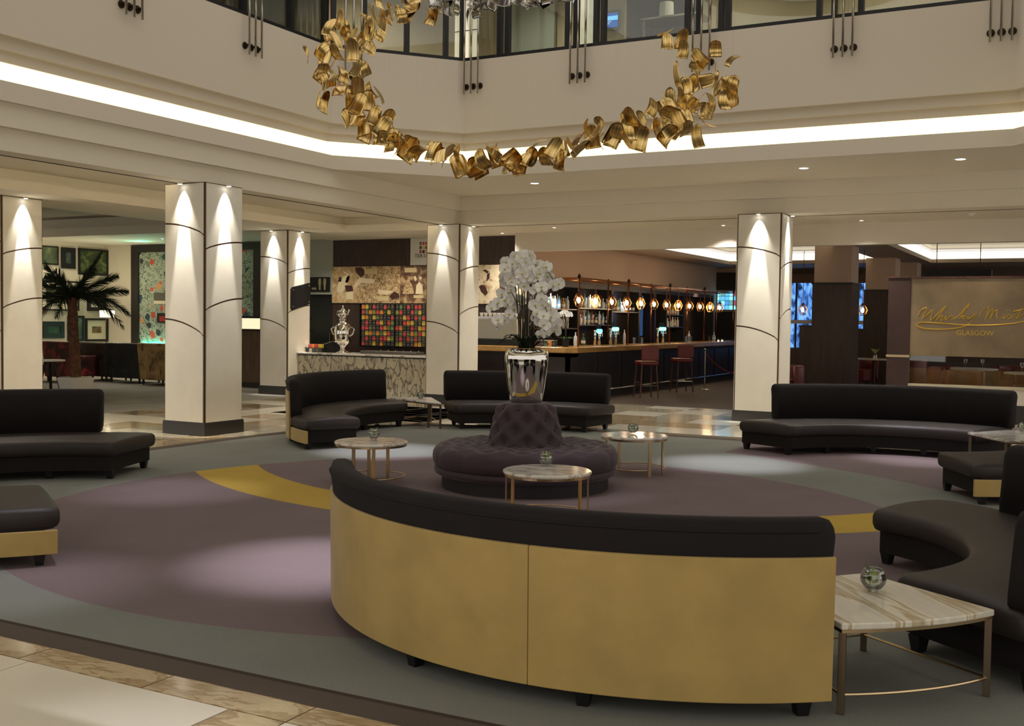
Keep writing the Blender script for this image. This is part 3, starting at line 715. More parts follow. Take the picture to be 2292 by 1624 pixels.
MB().lathe([(.001, 3.30), (.02, 3.30), (.045, 3.325), (.05, 3.349), (.001, 3.349)], 16, (-1.65, 18.24, 0), cap=False).build('housing', WHITEP, sd, smooth=True)
# ================================================================== BALCONY: glazing, rods
def edge_pt(i, s, d=0.0, z=0.0):
    (x0, y0), (x1, y1) = OCT[i], OCT[(i+1) % 8]; l = math.hypot(x1-x0, y1-y0); tx, ty = (x1-x0)/l, (y1-y0)/l
    return Vector((x0+tx*s-ty*d, y0+ty*s+tx*d, z))
def edge_len(i):
    (x0, y0), (x1, y1) = OCT[i], OCT[(i+1) % 8]; return math.hypot(x1-x0, y1-y0)
PANE = thin_glass('balcony_glass', (.82, .86, .82, 1), .10)
def edge_box(mb, i, s0, s1, d0, d1, z0, z1):
    P = [edge_pt(i, s, d) for s, d in ((s0, d0), (s1, d0), (s1, d1), (s0, d1))]
    mb.prism([(p.x, p.y) for p in P], z0, z1)
wn = 0
for i, posts in ((7, [.35, 1.5, 2.5, 3.6, 4.5, 5.6, 6.5, 7.5, 8.3]), (0, [.02, .50, 1.18, 1.82, 2.10]), (1, [.60, .74, 1.78, 1.92, 2.25, 2.37, 3.68, 3.85, 4.18, 4.28, 5.55, 5.75, 6.1, 7.4, 7.9])):
    L = edge_len(i); ps = [0]+posts+[L]
    e = empty('window_%d' % (wn+1), edge_pt(i, L/2, .1, 5.70), kind='structure'); wn += 1
    mb = MB(); edge_box(mb, i, 0, L, .02, .12, 5.70, 5.755); mb.build('sill_channel', BLACKFR, e)
    for s in posts:
        mb = MB(); edge_box(mb, i, s-.035, s+.035, .03, .13, 5.755, 8.2); mb.build('mullion', BLACKFR, e)
    for a, b in zip(ps[:-1], ps[1:]):
        if b-a < .1: continue
        mb = MB(); edge_box(mb, i, a+.03, b-.03, .075, .082, 5.755, 8.2); mb.build('pane', PANE, e)
ring([(.3, 5.69), (3.2, 5.69)]).build('floor_gallery', mat('gallery_floor', S(120, 104, 84), .7), kind='structure')
ring([(3.2, 5.69), (3.2, 8.25)]).build('wall_gallery', mat('gallery_wall', S(206, 190, 160), .8), kind='structure')
ring([(0, 8.25), (3.2, 8.25)]).build('ceiling_gallery', mat('gallery_ceiling', S(170, 172, 156), .8), kind='structure')
ring([(0, 8.2), (0, 8.6)]).build('trim_1', PLASTER, kind='structure')
for s in (-8.5, -5.5, -2.8, -.5):
    spot((s, 16.6, 8.2), (s, 16.8, 5.7), 130, 120, (1, .9, .75), .8, .05)
for y in (9, 12): spot((-12, y, 8.2), (-12.2, y, 5.7), 170, 120, (1, .88, .72), .8, .05)
spot((-10.8, 15.4, 8.2), (-11, 15.6, 5.7), 130, 120, (1, .9, .75), .8, .05)
# gallery furniture seen through the glass
gp = empty('gallery_wall_lining', (-6, 18.1, 5.70), 'grey green wall panels and dark cabinet behind the gallery glass', 'wall panel')
for (u0, u1, y, m) in ((1133, 1240, 18.0, GREYWALL), (1385, 1560, 18.05, mat('cab_dark', S(52, 50, 46), .5)), (860, 893, 18.1, mat('door_brown', S(86, 64, 54), .5)), (953, 1003, 17.9, mat('green_panel', S(136, 140, 118), .7))):
    a, b = PY(u0, 80, y), PY(u1, 80, y); MB().box((a.x, y, 5.72), (b.x, y+.06, 7.9)).build('panel', m, gp)
pc = empty('gallery_cream_screen', (-8.6, 16.9, 5.70), 'cream latticed screen behind the gallery glass at the atrium corner', 'screen')
a, b = PY(1018, 80, 16.9), PY(1068, 80, 16.9)
MB().box((a.x, 16.9, 5.72), (b.x, 16.95, 7.9)).build('screen', mat('cream_glow', S(240, 230, 204), .6, emit=(1, .9, .7, 1), es=.35), pc)  # low glow put into the cream shared by screen and pilaster
for z in (6.25, 6.75, 7.3): MB().box((a.x, 16.885, z), (b.x, 16.9, z+.012)).build('lattice_bar', BRONZE, pc)
for k in (.33, .66): MB().box((a.x+(b.x-a.x)*k, 16.885, 5.72), (a.x+(b.x-a.x)*k+.01, 16.9, 7.9)).build('lattice_bar', WHITEP, pc)
pc2 = empty('gallery_pilaster', (-6.9, 16.9, 5.70), 'cream lit pilaster behind the gallery glass right of centre', 'pilaster')
a, b = PY(1285, 60, 16.9), PY(1318, 60, 16.9); MB().box((a.x, 16.9, 5.72), (b.x, 17.1, 7.9)).build('shaft', MATS['cream_glow'], pc2)
MB().box((a.x-.02, 16.88, 5.72), (b.x+.02, 17.12, 5.82)).build('foot', WHITEP, pc2)
scn = PY(938, 75, 17.4); sc_ = empty('wall_sconce', scn, 'small lit wall lamp with cream shade behind the gallery glass', 'lamp')
MB().lathe([(.075, -.10), (.095, -.10), (.07, .10), (.055, .10)], 20, tuple(scn), cap=False).build('shade', emis('sconce_glow', (1, .72, .36, 1), 5), sc_, smooth=True)
MB().tube([scn+Vector((0, 0, -.10)), scn+Vector((0, .03, -.2)), scn+Vector((0, .2, -.2))], .012, 6).build('bracket', BRONZE, sc_)
MB().box((scn.x-.3, scn.y+.2, 5.72), (scn.x+.35, scn.y+.26, 7.9)).build('backplate', mat('sconce_wall', S(214, 190, 160), .8), sc_)
l = bpy.data.lights.new('sconce_light', 'POINT'); l.energy = 14; l.color = (1, .75, .45); l.shadow_soft_size = .05; lo = bpy.data.objects.new('sconce_light', l); COL.objects.link(lo); lo.location = scn+Vector((0, -.05, .18))
tp = PY(1368, 47, 17.2); ts = empty('wall_screen', tp, 'small blue information screen on a pale post behind the gallery glass', 'screen')
MB().box((tp.x-.17, 17.2, 5.72), (tp.x+.24, 17.3, 7.9)).build('post', mat('post_pale', S(190, 180, 154), .7), ts)
MB().box((tp.x-.17, 17.16, tp.z-.17), (tp.x+.17, 17.2, tp.z+.17)).build('housing', mat('screen_grey', S(120, 126, 124), .5), ts, bevel=.01)
MB().box((tp.x-.14, 17.155, tp.z-.12), (tp.x+.14, 17.16, tp.z+.12)).build('display', emis('screen_blue', S(40, 92, 170), 1.0), ts)
MB().box((tp.x-.14, 17.152, tp.z+.0), (tp.x+.14, 17.156, tp.z+.07)).build('banner', emis('screen_lightblue', S(120, 200, 255), 1.1), ts)
for k in range(3): MB().box((tp.x-.12, 17.152, tp.z-.03-.03*k), (tp.x+.02-.03*k, 17.156, tp.z-.018-.03*k)).build('text_line', emis('screen_text', S(190, 220, 250), .9), ts)
gt = PY(1480, 45, 16.6); g1 = empty('gallery_table', (gt.x, 16.6, 5.70), 'small table with pale drum lamp behind the gallery glass', 'table')
MB().box((gt.x-.3, 16.45, 6.42), (gt.x+.7, 17.0, 6.45)).build('top', STEEL, g1)
for dx in (-.28, .66): MB().box((gt.x+dx, 16.5, 5.70), (gt.x+dx+.03, 16.53, 6.42)).build('leg', STEEL, g1)
MB().cyl((gt.x+.05, 16.7), .12, 6.45, 6.72, 18, .11).build('drum', WHITEP, g1)
gt = PY(1700, 20, 16.4); g2 = empty('gallery_cabinet', (gt.x, 16.5, 5.70), 'low cabinet with framed cream panels behind the gallery glass on the right', 'cabinet')
MB().box((gt.x-.75, 16.4, 5.72), (gt.x+1.5, 16.8, 6.05)).build('body', mat('cab_cream', S(214, 204, 178), .6), g2)
MB().box((gt.x-.75, 16.36, 6.05), (gt.x+1.5, 16.8, 6.09)).build('top', mat('cab_grey', S(110, 104, 90), .5), g2)
for k in range(5): MB().box((gt.x-.7+k*.5, 16.38, 5.72), (gt.x-.68+k*.5, 16.4, 6.05)).build('divider', BRONZE, g2)
for k in range(4): MB().cyl((gt.x-.55+k*.55, 16.6), .12, 6.09, 6.11, 16, .15).build('plate', WHITEP, g2)
# trios of rods on standoff discs
rod_me = MB().tube([(0, 0, 0), (0, 0, 1.9)], .016, 10).mesh('rod'); rod_me.materials.append(STEEL); rod_me.polygons.foreach_set('use_smooth', [True]*len(rod_me.polygons))
dm = MB().lathe([(.001, 0), (.045, 0), (.05, .008), (.045, .016), (.018, .02), (.018, .07), (.001, .07)], 20, (0, 0, 0), cap=False); disc_me = dm.mesh('disc'); disc_me.materials.append(DKBRONZE)
def rods(i, s, label):
    P = edge_pt(i, s, -.002, 5.155); e = empty('rod_bracket', P, label, 'steel rods', 'trios of steel rods on the balcony wall')
    (x0, y0), (x1, y1) = OCT[i], OCT[(i+1) % 8]; l = math.hypot(x1-x0, y1-y0); t = Vector(((x1-x0)/l, (y1-y0)/l, 0)); nin = Vector((t.y, -t.x, 0))
    e.rotation_euler = (0, 0, math.atan2(t.y, t.x))
    for k in (-1, 0, 1):
        r = inst(rod_me, 'rod', e); r.location = (k*.125, -.085, 0)
        d = inst(disc_me, 'disc', e); d.matrix_local = Matrix.Translation((k*.125, 0, .13)) @ Matrix.Rotation(math.pi/2, 4, 'X')
for s, l in ((4.43, 'trio of steel rods cut by the top edge, far left'), (6.57, 'trio of steel rods on the left balcony wall')):
    rods(7, s, l)
rods(0, .30, 'trio of steel rods behind the gold chandelier leaves on the left')
rods(1, .17, 'trio of steel rods at the balcony corner above the chandelier bottom')
for x, l in ((-6.88, 'trio of steel rods right of the balcony corner'), (-4.96, 'trio of steel rods behind the right end of the chandelier'), (-3.0, 'trio of steel rods on the right balcony wall'), (-1.07, 'trio of steel rods near the top right corner')):
    rods(1, x+8.9, l)
# ================================================================== CHANDELIER
LEAFG = mat('brass_leaf', S(206, 164, 84), .28, 1); 
_nt = LEAFG.node_tree; _b = _nt.nodes['Principled BSDF']; _tc = nd(_nt, 'TexCoord'); _mp = nd(_nt, 'Mapping'); _mp.inputs['Scale'].default_value = (60, 2, 2)
_n = nd(_nt, 'TexNoise'); _n.inputs['Scale'].default_value = 1.2; _n.inputs['Detail'].default_value = 4
_r = ramp(_nt, [(.32, S(168, 132, 72)), (.5, S(224, 190, 118)), (.68, S(252, 234, 186))])
_nt.links.new(_tc.outputs['Object'], _mp.inputs['Vector']); _nt.links.new(_mp.outputs[0], _n.inputs['Vector']); _nt.links.new(_n.outputs['Fac'], _r.inputs[0]); _nt.links.new(_r.outputs[0], _b.inputs['Base Color'])
LEAFS = mat('silver_leaf', S(206, 204, 200), .16, 1)
def leaf_mesh(bend, mt):
    W, H, n, m = .13, .20, 5, 10; rows = []; R = H/bend; th = .0025
    for side in (0, 1):
        grid = []
        for i in range(n+1):
            u = i/n*2-1; row = []
            for j in range(m+1):
                v = j/m; wv = W/2*(1-.16*v*v); vv = v*(1-.20*abs(u)**2.2) if v > .0 else 0
                a = bend*(vv-.5); rr = R+(th if side else 0)
                row.append((u*wv, rr*math.sin(a), R-rr*math.cos(a)))
            grid.append(row)
        rows.append(grid)
    mb = MB(); mb.grid(rows[0]); mb.grid(rows[1], flip=True)
    off = (n+1)*(m+1)
    idx = lambda i, j: i*(m+1)+j
    rim = [idx(i, 0) for i in range(n+1)]+[idx(n, j) for j in range(1, m+1)]+[idx(i, m) for i in range(n-1, -1, -1)]+[idx(0, j) for j in range(m-1, 0, -1)]
    for k in range(len(rim)):
        a, b = rim[k], rim[(k+1) % len(rim)]; mb.f.append((a, b, b+off, a+off))
    me = mb.mesh('leaf'); me.materials.append(mt); me.polygons.foreach_set('use_smooth', [True]*len(me.polygons)); return me
LM = [leaf_mesh(b, LEAFG) for b in (.6, .9, 1.3, 1.9)]; LS = [leaf_mesh(b, LEAFS) for b in (.8, 1.5)]
path = [(-3.77,10.23,4.44),(-3.62,10.44,4.32),(-3.37,10.37,4.14),(-3.12,9.95,3.84),(-3.06,9.35,3.53),(-3.2,8.63,3.29),(-3.39,8.12,3.13),(-3.68,7.66,2.95),(-4.01,7.40,2.83),(-4.33,7.33,2.82),(-4.7,7.36,2.92),(-5.17,7.49,3.12),(-5.67,7.75,3.43),(-6.12,8.05,3.77),(-6.42,8.35,4.12),(-6.58,8.75,4.36),(-6.58,9.19,4.57),(-6.55,9.79,4.88),(-6.35,10.39,5.06),(-6.02,10.73,5.15),(-5.62,10.94,5.20),(-5.1,11.0,5.28)]
path = [Vector(p) for p in path]
ch = empty('chandelier', (-4.85, 9.2, 8.0), 'spiral chandelier garland of curled gold metal leaves hanging over the ottoman', 'chandelier')
CHO = Vector((-4.85, 9.2, 8.0))
rl = random.Random(5); wires = MB()
SEG = [(path[i+1]-path[i]).length for i in range(len(path)-1)]
def along(t):
    s = t*sum(SEG); i = 0
    while i < len(SEG)-1 and s > SEG[i]: s -= SEG[i]; i += 1
    return path[i].lerp(path[i+1], min(1, s/SEG[i])), (path[i+1]-path[i]).normalized()
NL = 225
for k in range(NL):
    t = ((k+rl.random()*.8)/NL)
    P, T = along(min(t, 1))
    if t < .10 and rl.random() < .35: continue
    spread = .055+.12*max(0, 1-abs(t-.16)/.13)+.12*max(0, 1-abs(t-.66)/.18)
    P = P+Vector((rl.gauss(0, spread*.8), rl.gauss(0, spread*.8), rl.gauss(0, spread*.75)))
    silver = t > .84
    o = inst(rl.choice(LS if silver else LM), 'leaf', ch)
    rot = Matrix.Rotation(rl.uniform(0, 6.28), 4, 'Z') @ Matrix.Rotation(R_(90)+rl.gauss(0, .5), 4, 'X') @ Matrix.Rotation(rl.gauss(0, .5), 4, 'Z')
    o.matrix_local = Matrix.Translation(P-CHO) @ rot @ Matrix.Scale(rl.uniform(.85, 1.15), 4)
    wires.tube([P, Vector((P.x, P.y, 8.0))], .00012, 3)
wires.build('suspension_wires', STEEL, ch, fixn=False)
MB().lathe([(1.2, 8.0), (2.1, 8.0), (2.1, 8.06), (1.2, 8.06)], 48, (-4.85, 9.2, 0), cap=False).build('ceiling_ring', WHITEP, ch)
for k in range(4):
    a = k*math.pi/2+.4; MB().tube([(-4.85+1.7*math.cos(a), 9.2+1.7*math.sin(a), 8.05), (-4.85+1.7*math.cos(a), 9.2+1.7*math.sin(a), 10.8)], .01, 6).build('drop_rod', STEEL, ch)
# ================================================================== TEA COUNTER AND WALL
tcn = empty('tea_counter', (-12.7, 17.9, 0), 'marble fronted tea counter with white marble top', 'counter')
for k in range(3): MB().box((-14.29+k*1.09, 17.56, .01), (-13.206+k*1.09, 17.59, .815)).build('front_slab', COUNTERM, tcn)
MB().box((-14.29, 17.59, .003), (-11.03, 18.28, .815)).build('carcass', DARKPANEL, tcn)
MB().box((-14.295, 17.50, .838), (-11.01, 18.32, .872)).build('worktop', WHITEM, tcn, bevel=.006)
MB().box((-14.29, 17.54, .815), (-11.02, 18.30, .838)).build('shadow_strip', BLACK, tcn)
def sepia(name, lo, mid, hi, sc, dist, detail=6, w=.5):
    m = bpy.data.materials.new(name); m.use_nodes = True; nt = m.node_tree; b = nt.nodes['Principled BSDF']; b.inputs['Roughness'].default_value = .5
    tc = nd(nt, 'TexCoord'); n = nd(nt, 'TexNoise'); n.inputs['Scale'].default_value = sc; n.inputs['Distortion'].default_value = dist; n.inputs['Detail'].default_value = detail
    r = ramp(nt, [(.30, lo), (w, mid), (.66, hi)]); nt.links.new(tc.outputs['Object'], n.inputs['Vector']); nt.links.new(n.outputs['Fac'], r.inputs[0]); nt.links.new(r.outputs[0], b.inputs['Base Color']); return m
SB, SM, SL = S(82, 52, 38), S(158, 122, 84), S(222, 200, 158)
M1 = sepia('print_fields', SM, S(196, 164, 118), SL, 5, 1.2); M2 = sepia('print_leaves', SB, S(186, 156, 112), SL, 11, 1.8); M3 = sepia('print_people', S(54, 34, 28), S(112, 80, 58), S(190, 160, 116), 5, .8)
M4 = sepia('print_packs', S(150, 104, 78), S(222, 202, 164), S(236, 222, 190), 4, 2.5, 3, .42)
CAP = mat('print_caption', S(214, 194, 146), .6); DKP = mat('print_dark', S(70, 40, 34), .6); LTP = mat('print_light', S(232, 216, 180), .6)
def wallrect(u0, v0, u1, v1, y, th=.006):
    a, b = PY(u0, (v0+v1)/2, y), PY(u1, (v0+v1)/2, y); um = (u0+u1)/2; t, bt = PY(um, v0, y), PY(um, v1, y)
    return (a.x, y-th, bt.z), (b.x, y, t.z)
mu = empty('tea_mural', (-13.6, 19.98, 1.9), 'long sepia mural of tea picking above the tin shelf', 'mural')
z0, z1 = 1.925, 2.745
for (u0, u1, m) in ((745, 800, M1), (800, 845, M2), (845, 897, M2), (897, 962, M3)):
    a, b = PY(u0, 640, 20).x, PY(u1, 640, 20).x; MB().box((a, 19.97, z0), (b, 19.998, z1)).build('print', m, mu)
def shapes(parent, items, y, zoom, org):
    for (m, pl) in items:
        P = [PY(org[0]+px/zoom, org[1]+py/zoom, y) for px, py in pl]; n = len(P)
        A = [(p.x, y-.003, p.z) for p in P]; B = [(p.x, y, p.z) for p in P]
        MB().add(A+B, [tuple(range(n)), tuple(range(n, 2*n))]+[(i, (i+1) % n, n+(i+1) % n, n+i) for i in range(n)]).build('print_shape', m, parent)
shapes(mu, [(LTP, [(230,700),(270,480),(330,400),(420,340),(500,330),(470,480),(400,640),(340,720)]), (DKP, [(250,480),(280,380),(340,380),(320,480)]), (DKP, [(410,500),(440,380),(500,340),(500,420),(460,500)]), (LTP, [(360,250),(440,290),(490,320),(440,330),(380,290)]),
  (DKP, [(400,560),(560,560),(580,680),(430,700)]), (DKP, [(620,180),(720,170),(810,220),(820,330),(740,390),(640,280)]), (LTP, [(700,400),(800,400),(1060,430),(1000,520),(760,500),(620,620),(600,560)]), (CAP, [(820,205),(1100,205),(1100,320),(820,320)]), (LTP, [(425,690),(580,690),(580,860),(425,860)]),
  (CAP, [(1095,790),(1340,790),(1340,890),(1095,890)]), (LTP, [(1100,640),(1330,670),(1440,690),(1300,760),(1130,740)]), (DKP, [(1350,780),(1460,690),(1560,740),(1560,820),(1400,860)]), (CAP, [(1680,180),(1935,180),(1935,280),(1680,280)]), (LTP, [(1870,380),(1910,350),(1945,430),(1900,470)]), (LTP, [(1930,560),(1990,480),(2060,560),(2070,740),(1910,740)]), (M2, [(1660,600),(1760,420),(1860,600),(1880,740),(1640,740)]), (CAP, [(1870,765),(2080,765),(2080,830),(1870,830)]), (LTP, [(2000,360),(2050,380),(2030,440),(1990,420)])], 19.968, 9.55, (730, 580))
mu2 = empty('tea_mural', (-11.0, 19.98, 1.9), 'sepia mural of tea packets above the coffee machine', 'mural')
a, b = PY(1066, 640, 20).x, PY(1180, 640, 20).x; MB().box((a, 19.97, z0), (b, 19.998, z1)).build('print', M4, mu2)
shapes(mu2, [(DKP, [(170,470),(215,440),(275,450),(325,580),(285,630),(210,560)]), (DKP, [(235,190),(285,175),(345,215),(320,250)]), (DKP, [(525,400),(620,395),(620,560),(540,550)]), (DKP, [(635,330),(700,330),(710,490),(640,500)]), (M2, [(320,480),(345,430),(410,470),(340,560)]), (CAP, [(510,265),(620,265),(620,390),(510,390)]), (DKP, [(310,260),(360,230),(350,320),(300,390)]), (DKP, [(680,620),(780,610),(770,680),(720,680)])], 19.968, 7.73, (1050, 580))
# logo panel
lg = empty('tea_sign', (-12.4, 19.97, 2.78), 'white tea lounge sign with coloured tin symbols half hidden by a column', 'sign')
a, b = PY(921, 560, 20).x, PY(985, 560, 20).x; MB().box((a, 19.96, 2.76), (b, 19.998, 3.345)).build('board', mat('sign_white', S(206, 206, 198), .5), lg)
COLS = {'O': S(214, 132, 52), 'Y': S(206, 178, 66), 'K': S(48, 54, 46), 'R': S(196, 62, 72), 'M': S(84, 68, 58), 'G': S(92, 112, 80), 'L': S(124, 138, 58), 'B': S(54, 54, 66)}
NAME = {'O': 'orange', 'Y': 'yellow', 'K': 'black', 'R': 'red', 'M': 'brown', 'G': 'green', 'L': 'lime green', 'B': 'navy'}
TM = {k: mat('tin_'+NAME[k].replace(' ', '_'), v, .5) for k, v in COLS.items()}
for r in range(3):
    for c_ in range(3):
        A, B = wallrect(939+c_*6.6, 541+r*9.2, 939+c_*6.6+4.8, 541+r*9.2+7, 19.958)
        MB().box((A[0], 19.955, A[2]), (B[0], 19.9595, B[2])).build('tin_symbol', TM['GRRMYMRBO'[r*3+c_]], lg)
def text(txt, size, loc, mt, parent=None, rot=(R_(90), 0, 0), name='lettering', align='LEFT', ext=.002):
    cu = bpy.data.curves.new(name, 'FONT'); cu.body = txt; cu.size = size; cu.extrude = ext; cu.align_x = align
    o = bpy.data.objects.new(name, cu); COL.objects.link(o); dg = bpy.context.evaluated_depsgraph_get(); me = bpy.data.meshes.new_from_object(o.evaluated_get(dg)); bpy.data.objects.remove(o)
    me.materials.clear(); me.materials.append(mt); q = bpy.data.objects.new(name, me); COL.objects.link(q); q.rotation_euler = rot
    if parent is not None: q.parent = parent; q.location = Vector(loc)-world_loc(parent)
    else: q.location = loc
    return q
p = PY(928, 576, 19.955); text('TEA LOUNGE', .115, (p.x, 19.957, p.z), mat('sign_ink', S(48, 46, 44), .5), lg)
# tin shelf
a, b = PY(806, 720, 19.8), PY(963, 720, 19.8); SHX0, SHX1 = a.x, b.x
zt, zb = PY(880, 680, 19.8).z, PY(880, 777, 19.8).z
sh = empty('tin_shelf', ((a.x+b.x)/2, 19.85, zb), 'black wall shelf holding rows of coloured tea tins', 'shelf')
MB().box((SHX0-.02, 19.985, zb), (SHX1+.3, 19.998, zt)).build('backboard', BLACK, sh)
gL = ['OYKRMKRKM', 'RGOLROKYK', 'YOKYGMBKR', 'MRKKRYKRL', 'RRGMKROGL', 'MYOGOGYRB', 'MRKRKRRYL', 'RMMYKOKKB']
gR = ['KGKRKRRKO', 'LRKKRGYKR', 'MMYRKRGRK', 'KKROYKMYK', 'ROKKRMYOR', 'KGRGOLRYM', 'MRKRGRGMG', 'LYBBMOYMM']
x0 = PY(811.5, 720, 19.8).x; x8 = PY(877.1, 720, 19.8).x; y0 = PY(887.5, 720, 19.8).x; y8 = PY(953, 720, 19.8).x
zr = [PY(880, v, 19.8).z for v in (685.6, 697.5, 709.4, 721.2, 732.9, 745, 756.7, 768.5)]
tw = (x8-x0)/8; thh = zr[0]-zr[1]
for k in range(9): MB().box((SHX0-.02, 19.80, zr[0]+thh*.5-k*thh-.004), (SHX1+.3, 19.985, zr[0]+thh*.5-k*thh+.004)).build('shelf_board', BLACK, sh)
for x in (SHX0-.02, (x8+y0)/2, SHX1+.29): MB().box((x-.012, 19.795, zb), (x+.012, 19.985, zt)).build('upright', BLACK, sh)
LIDM = mat('tin_lid', S(196, 190, 172), .35, .6); INK = mat('tin_label_pale', S(140, 126, 104), .6)
tinm = {}
for k in COLS:
    mb = MB().box((-tw*.40, -.04, 0), (tw*.40, .04, thh*.76)); n0 = len(mb.f); mb.box((-tw*.38, -.038, thh*.76), (tw*.38, .038, thh*.86)); n1 = len(mb.f); mb.box((-tw*.09, -.0415, thh*.25), (tw*.09, -.0395, thh*.5))
    me = mb.mesh('tea_tin'); me.materials.append(TM[k]); me.materials.append(LIDM); me.materials.append(INK)
    for i, pgn in enumerate(me.polygons): pgn.material_index = 0 if i < n0 else (1 if i < n1 else 2)
    tinm[k] = me
RN = ['top', 'second', 'third', 'fourth', 'fifth', 'sixth', 'seventh', 'bottom']
for r in range(8):
    for g, xa, rows_ in ((0, x0, gL), (1, y0, gR)):
        for c_ in range(9):
            ky = rows_[r][c_]; n = g*9+c_
            o = inst(tinm[ky], 'tea_tin', None, None, '%s tea tin, %s from the left in the %s row of the tin shelf' % (NAME[ky], ORD[n], RN[r]), 'tin', 'tea tins on the wall shelf')
            o.location = (xa+c_*tw, 19.86, zr[r]-thh*.5+.0045)
# samovar
sx = PY(767, 780, 17.9); sm = empty('samovar', (sx.x, 17.9, .8725), 'ornate silver samovar urn on the tea counter', 'samovar'); X, Y = sx.x, 17.9
MB().lathe([(.001, .873), (.155, .873), (.16, .875), (.12, .90), (.06, .93), (.05, .98), (.075, 1.03), (.12, 1.06), (.15, 1.10), (.17, 1.16), (.175, 1.30), (.165, 1.40), (.14, 1.45), (.10, 1.48), (.07, 1.50), (.06, 1.53), (.08, 1.55), (.07, 1.57), (.001, 1.57)], 28, (X, Y, 0), cap=False).build('urn', CHROME, sm, smooth=True)
MB().lathe([(.001, 1.571), (.05, 1.571), (.085, 1.60), (.10, 1.66), (.085, 1.72), (.05, 1.75), (.03, 1.77), (.018, 1.80), (.022, 1.82), (.001, 1.84)], 24, (X, Y, 0), cap=False).build('teapot', CHROME, sm, smooth=True)
for s in (-1, 1):
    MB().tube([(X+s*.17, Y, 1.22), (X+s*.25, Y, 1.26), (X+s*.29, Y, 1.36), (X+s*.23, Y, 1.40), (X+s*.16, Y, 1.37)], .016, 7).build('handle', CHROME, sm, smooth=True)
MB().tube([(X+.09, Y, 1.64), (X+.13, Y, 1.67), (X+.16, Y, 1.75)], .014, 7).build('spout', CHROME, sm, smooth=True)
MB().tube([(X-.09, Y, 1.62), (X-.15, Y, 1.65), (X-.14, Y, 1.72), (X-.08, Y, 1.73)], .009, 6).build('pot_handle', CHROME, sm, smooth=True)
MB().tube([(X, Y-.16, 1.13), (X, Y-.23, 1.13), (X, Y-.24, 1.09)], .014, 7).build('tap', CHROME, sm, smooth=True)
# tea sample boxes on the counter
rb = random.Random(9); bxm = {}
for ky in ('W', 'R', 'O', 'Y', 'G', 'B', 'K', 'M'):
    me = MB().box((-.036, -.05, 0), (.036, .05, .075)).mesh('tea_box'); me.materials.append(TM[ky] if ky in TM else mat('box_white', S(226, 220, 204), .6)); me.materials.append(INK); bxm[ky] = me
tr = empty('tea_box_tray', (PY(697, 780, 17.85).x, 17.85, .873), 'dark tray between two layers of tea boxes at the left end of the tea counter', 'tray')
bx0 = PY(676, 780, 17.85).x
MB().box((bx0-.03, 17.77, .951), (bx0+.58, 17.93, .962)).build('tray', DARKPANEL, tr)
for dx in (-.02, .57): MB().box((bx0+dx-.008, 17.77, .873), (bx0+dx+.008, 17.93, .951)).build('upright', DARKPANEL, tr)
for row, (n, xs, z, ks) in enumerate(((6, bx0+.10, .8735, 'WKWKGM'), (7, bx0+.0, .9625, 'WBWRORY'))):
    for k in range(n):
        o = inst(bxm[ks[k]], 'tea_box', None, None, '%s tea box, %s from the left in the %s layer on the tea counter' % (dict(NAME, W='white')[ks[k]], ORD[k], ('lower', 'upper')[row]), 'box', 'tea boxes on the counter')
        o.location = (xs+k*.082, 17.85, z)
# plaque on column and toilet sign
pq = empty('wall_plaque', (-14.30, 17.6, 1.7), 'black rectangular plaque with four bright studs on the column', 'plaque')
yA, yB = 17.30, 17.93
pl = [(yA, 1.76), (yA+.03, 1.735), (yB-.06, 1.86), (yB-.02, 1.90), (yB-.02, 2.29), (yB-.06, 2.30), (yA+.05, 2.20), (yA, 2.16)]
A = [(-14.305, y, z) for y, z in pl]; B = [(-14.275, y, z) for y, z in pl]; n = len(pl)
MB().add(A+B, [tuple(range(n)), tuple(range(n, 2*n))]+[(i, (i+1) % n, n+(i+1) % n, n+i) for i in range(n)]).build('plate', mat('plaque_black', S(24, 24, 25), .4, bump=.3, bscale=30), pq)
for y, z in ((yA+.05, 1.80), (yB-.07, 1.91), (yA+.06, 2.14), (yB-.07, 2.24)): MB().ball((-14.272, y, z), .014, 8, 5).build('stud', STEEL, pq)
tsn = empty('washroom_sign', (-15.7, 19.98, 2.15), 'black washroom sign with pale figures on the grey wall', 'sign')
A, B = wallrect(690, 620, 739, 653, 19.99); MB().box((A[0], 19.975, A[2]), (B[0], 19.998, B[2])).build('plate', MATS['plaque_black'], tsn, bevel=.01)
FIG = mat('sign_figure', S(150, 142, 108), .6)
for k, u in enumerate((716, 727)):
    t, m_, bt = PY(u, 628, 19.97), PY(u, 637, 19.97), PY(u, 649, 19.97)
    MB().lathe([(.001, 0), (.022, .01), (.026, .10), (.04, .14), (.036, .24), (.02, .27), (.001, .27)], 10, (t.x, 19.972, bt.z), cap=False).build('figure_body', FIG, tsn); MB().ball((t.x, 19.972, t.z), .026, 8, 6).build('figure_head', FIG, tsn)
A, B = wallrect(698, 632, 708, 648, 19.972); MB().box((A[0], 19.970, A[2]), (B[0], 19.975, A[2]+.05)).build('figure_seat', FIG, tsn)
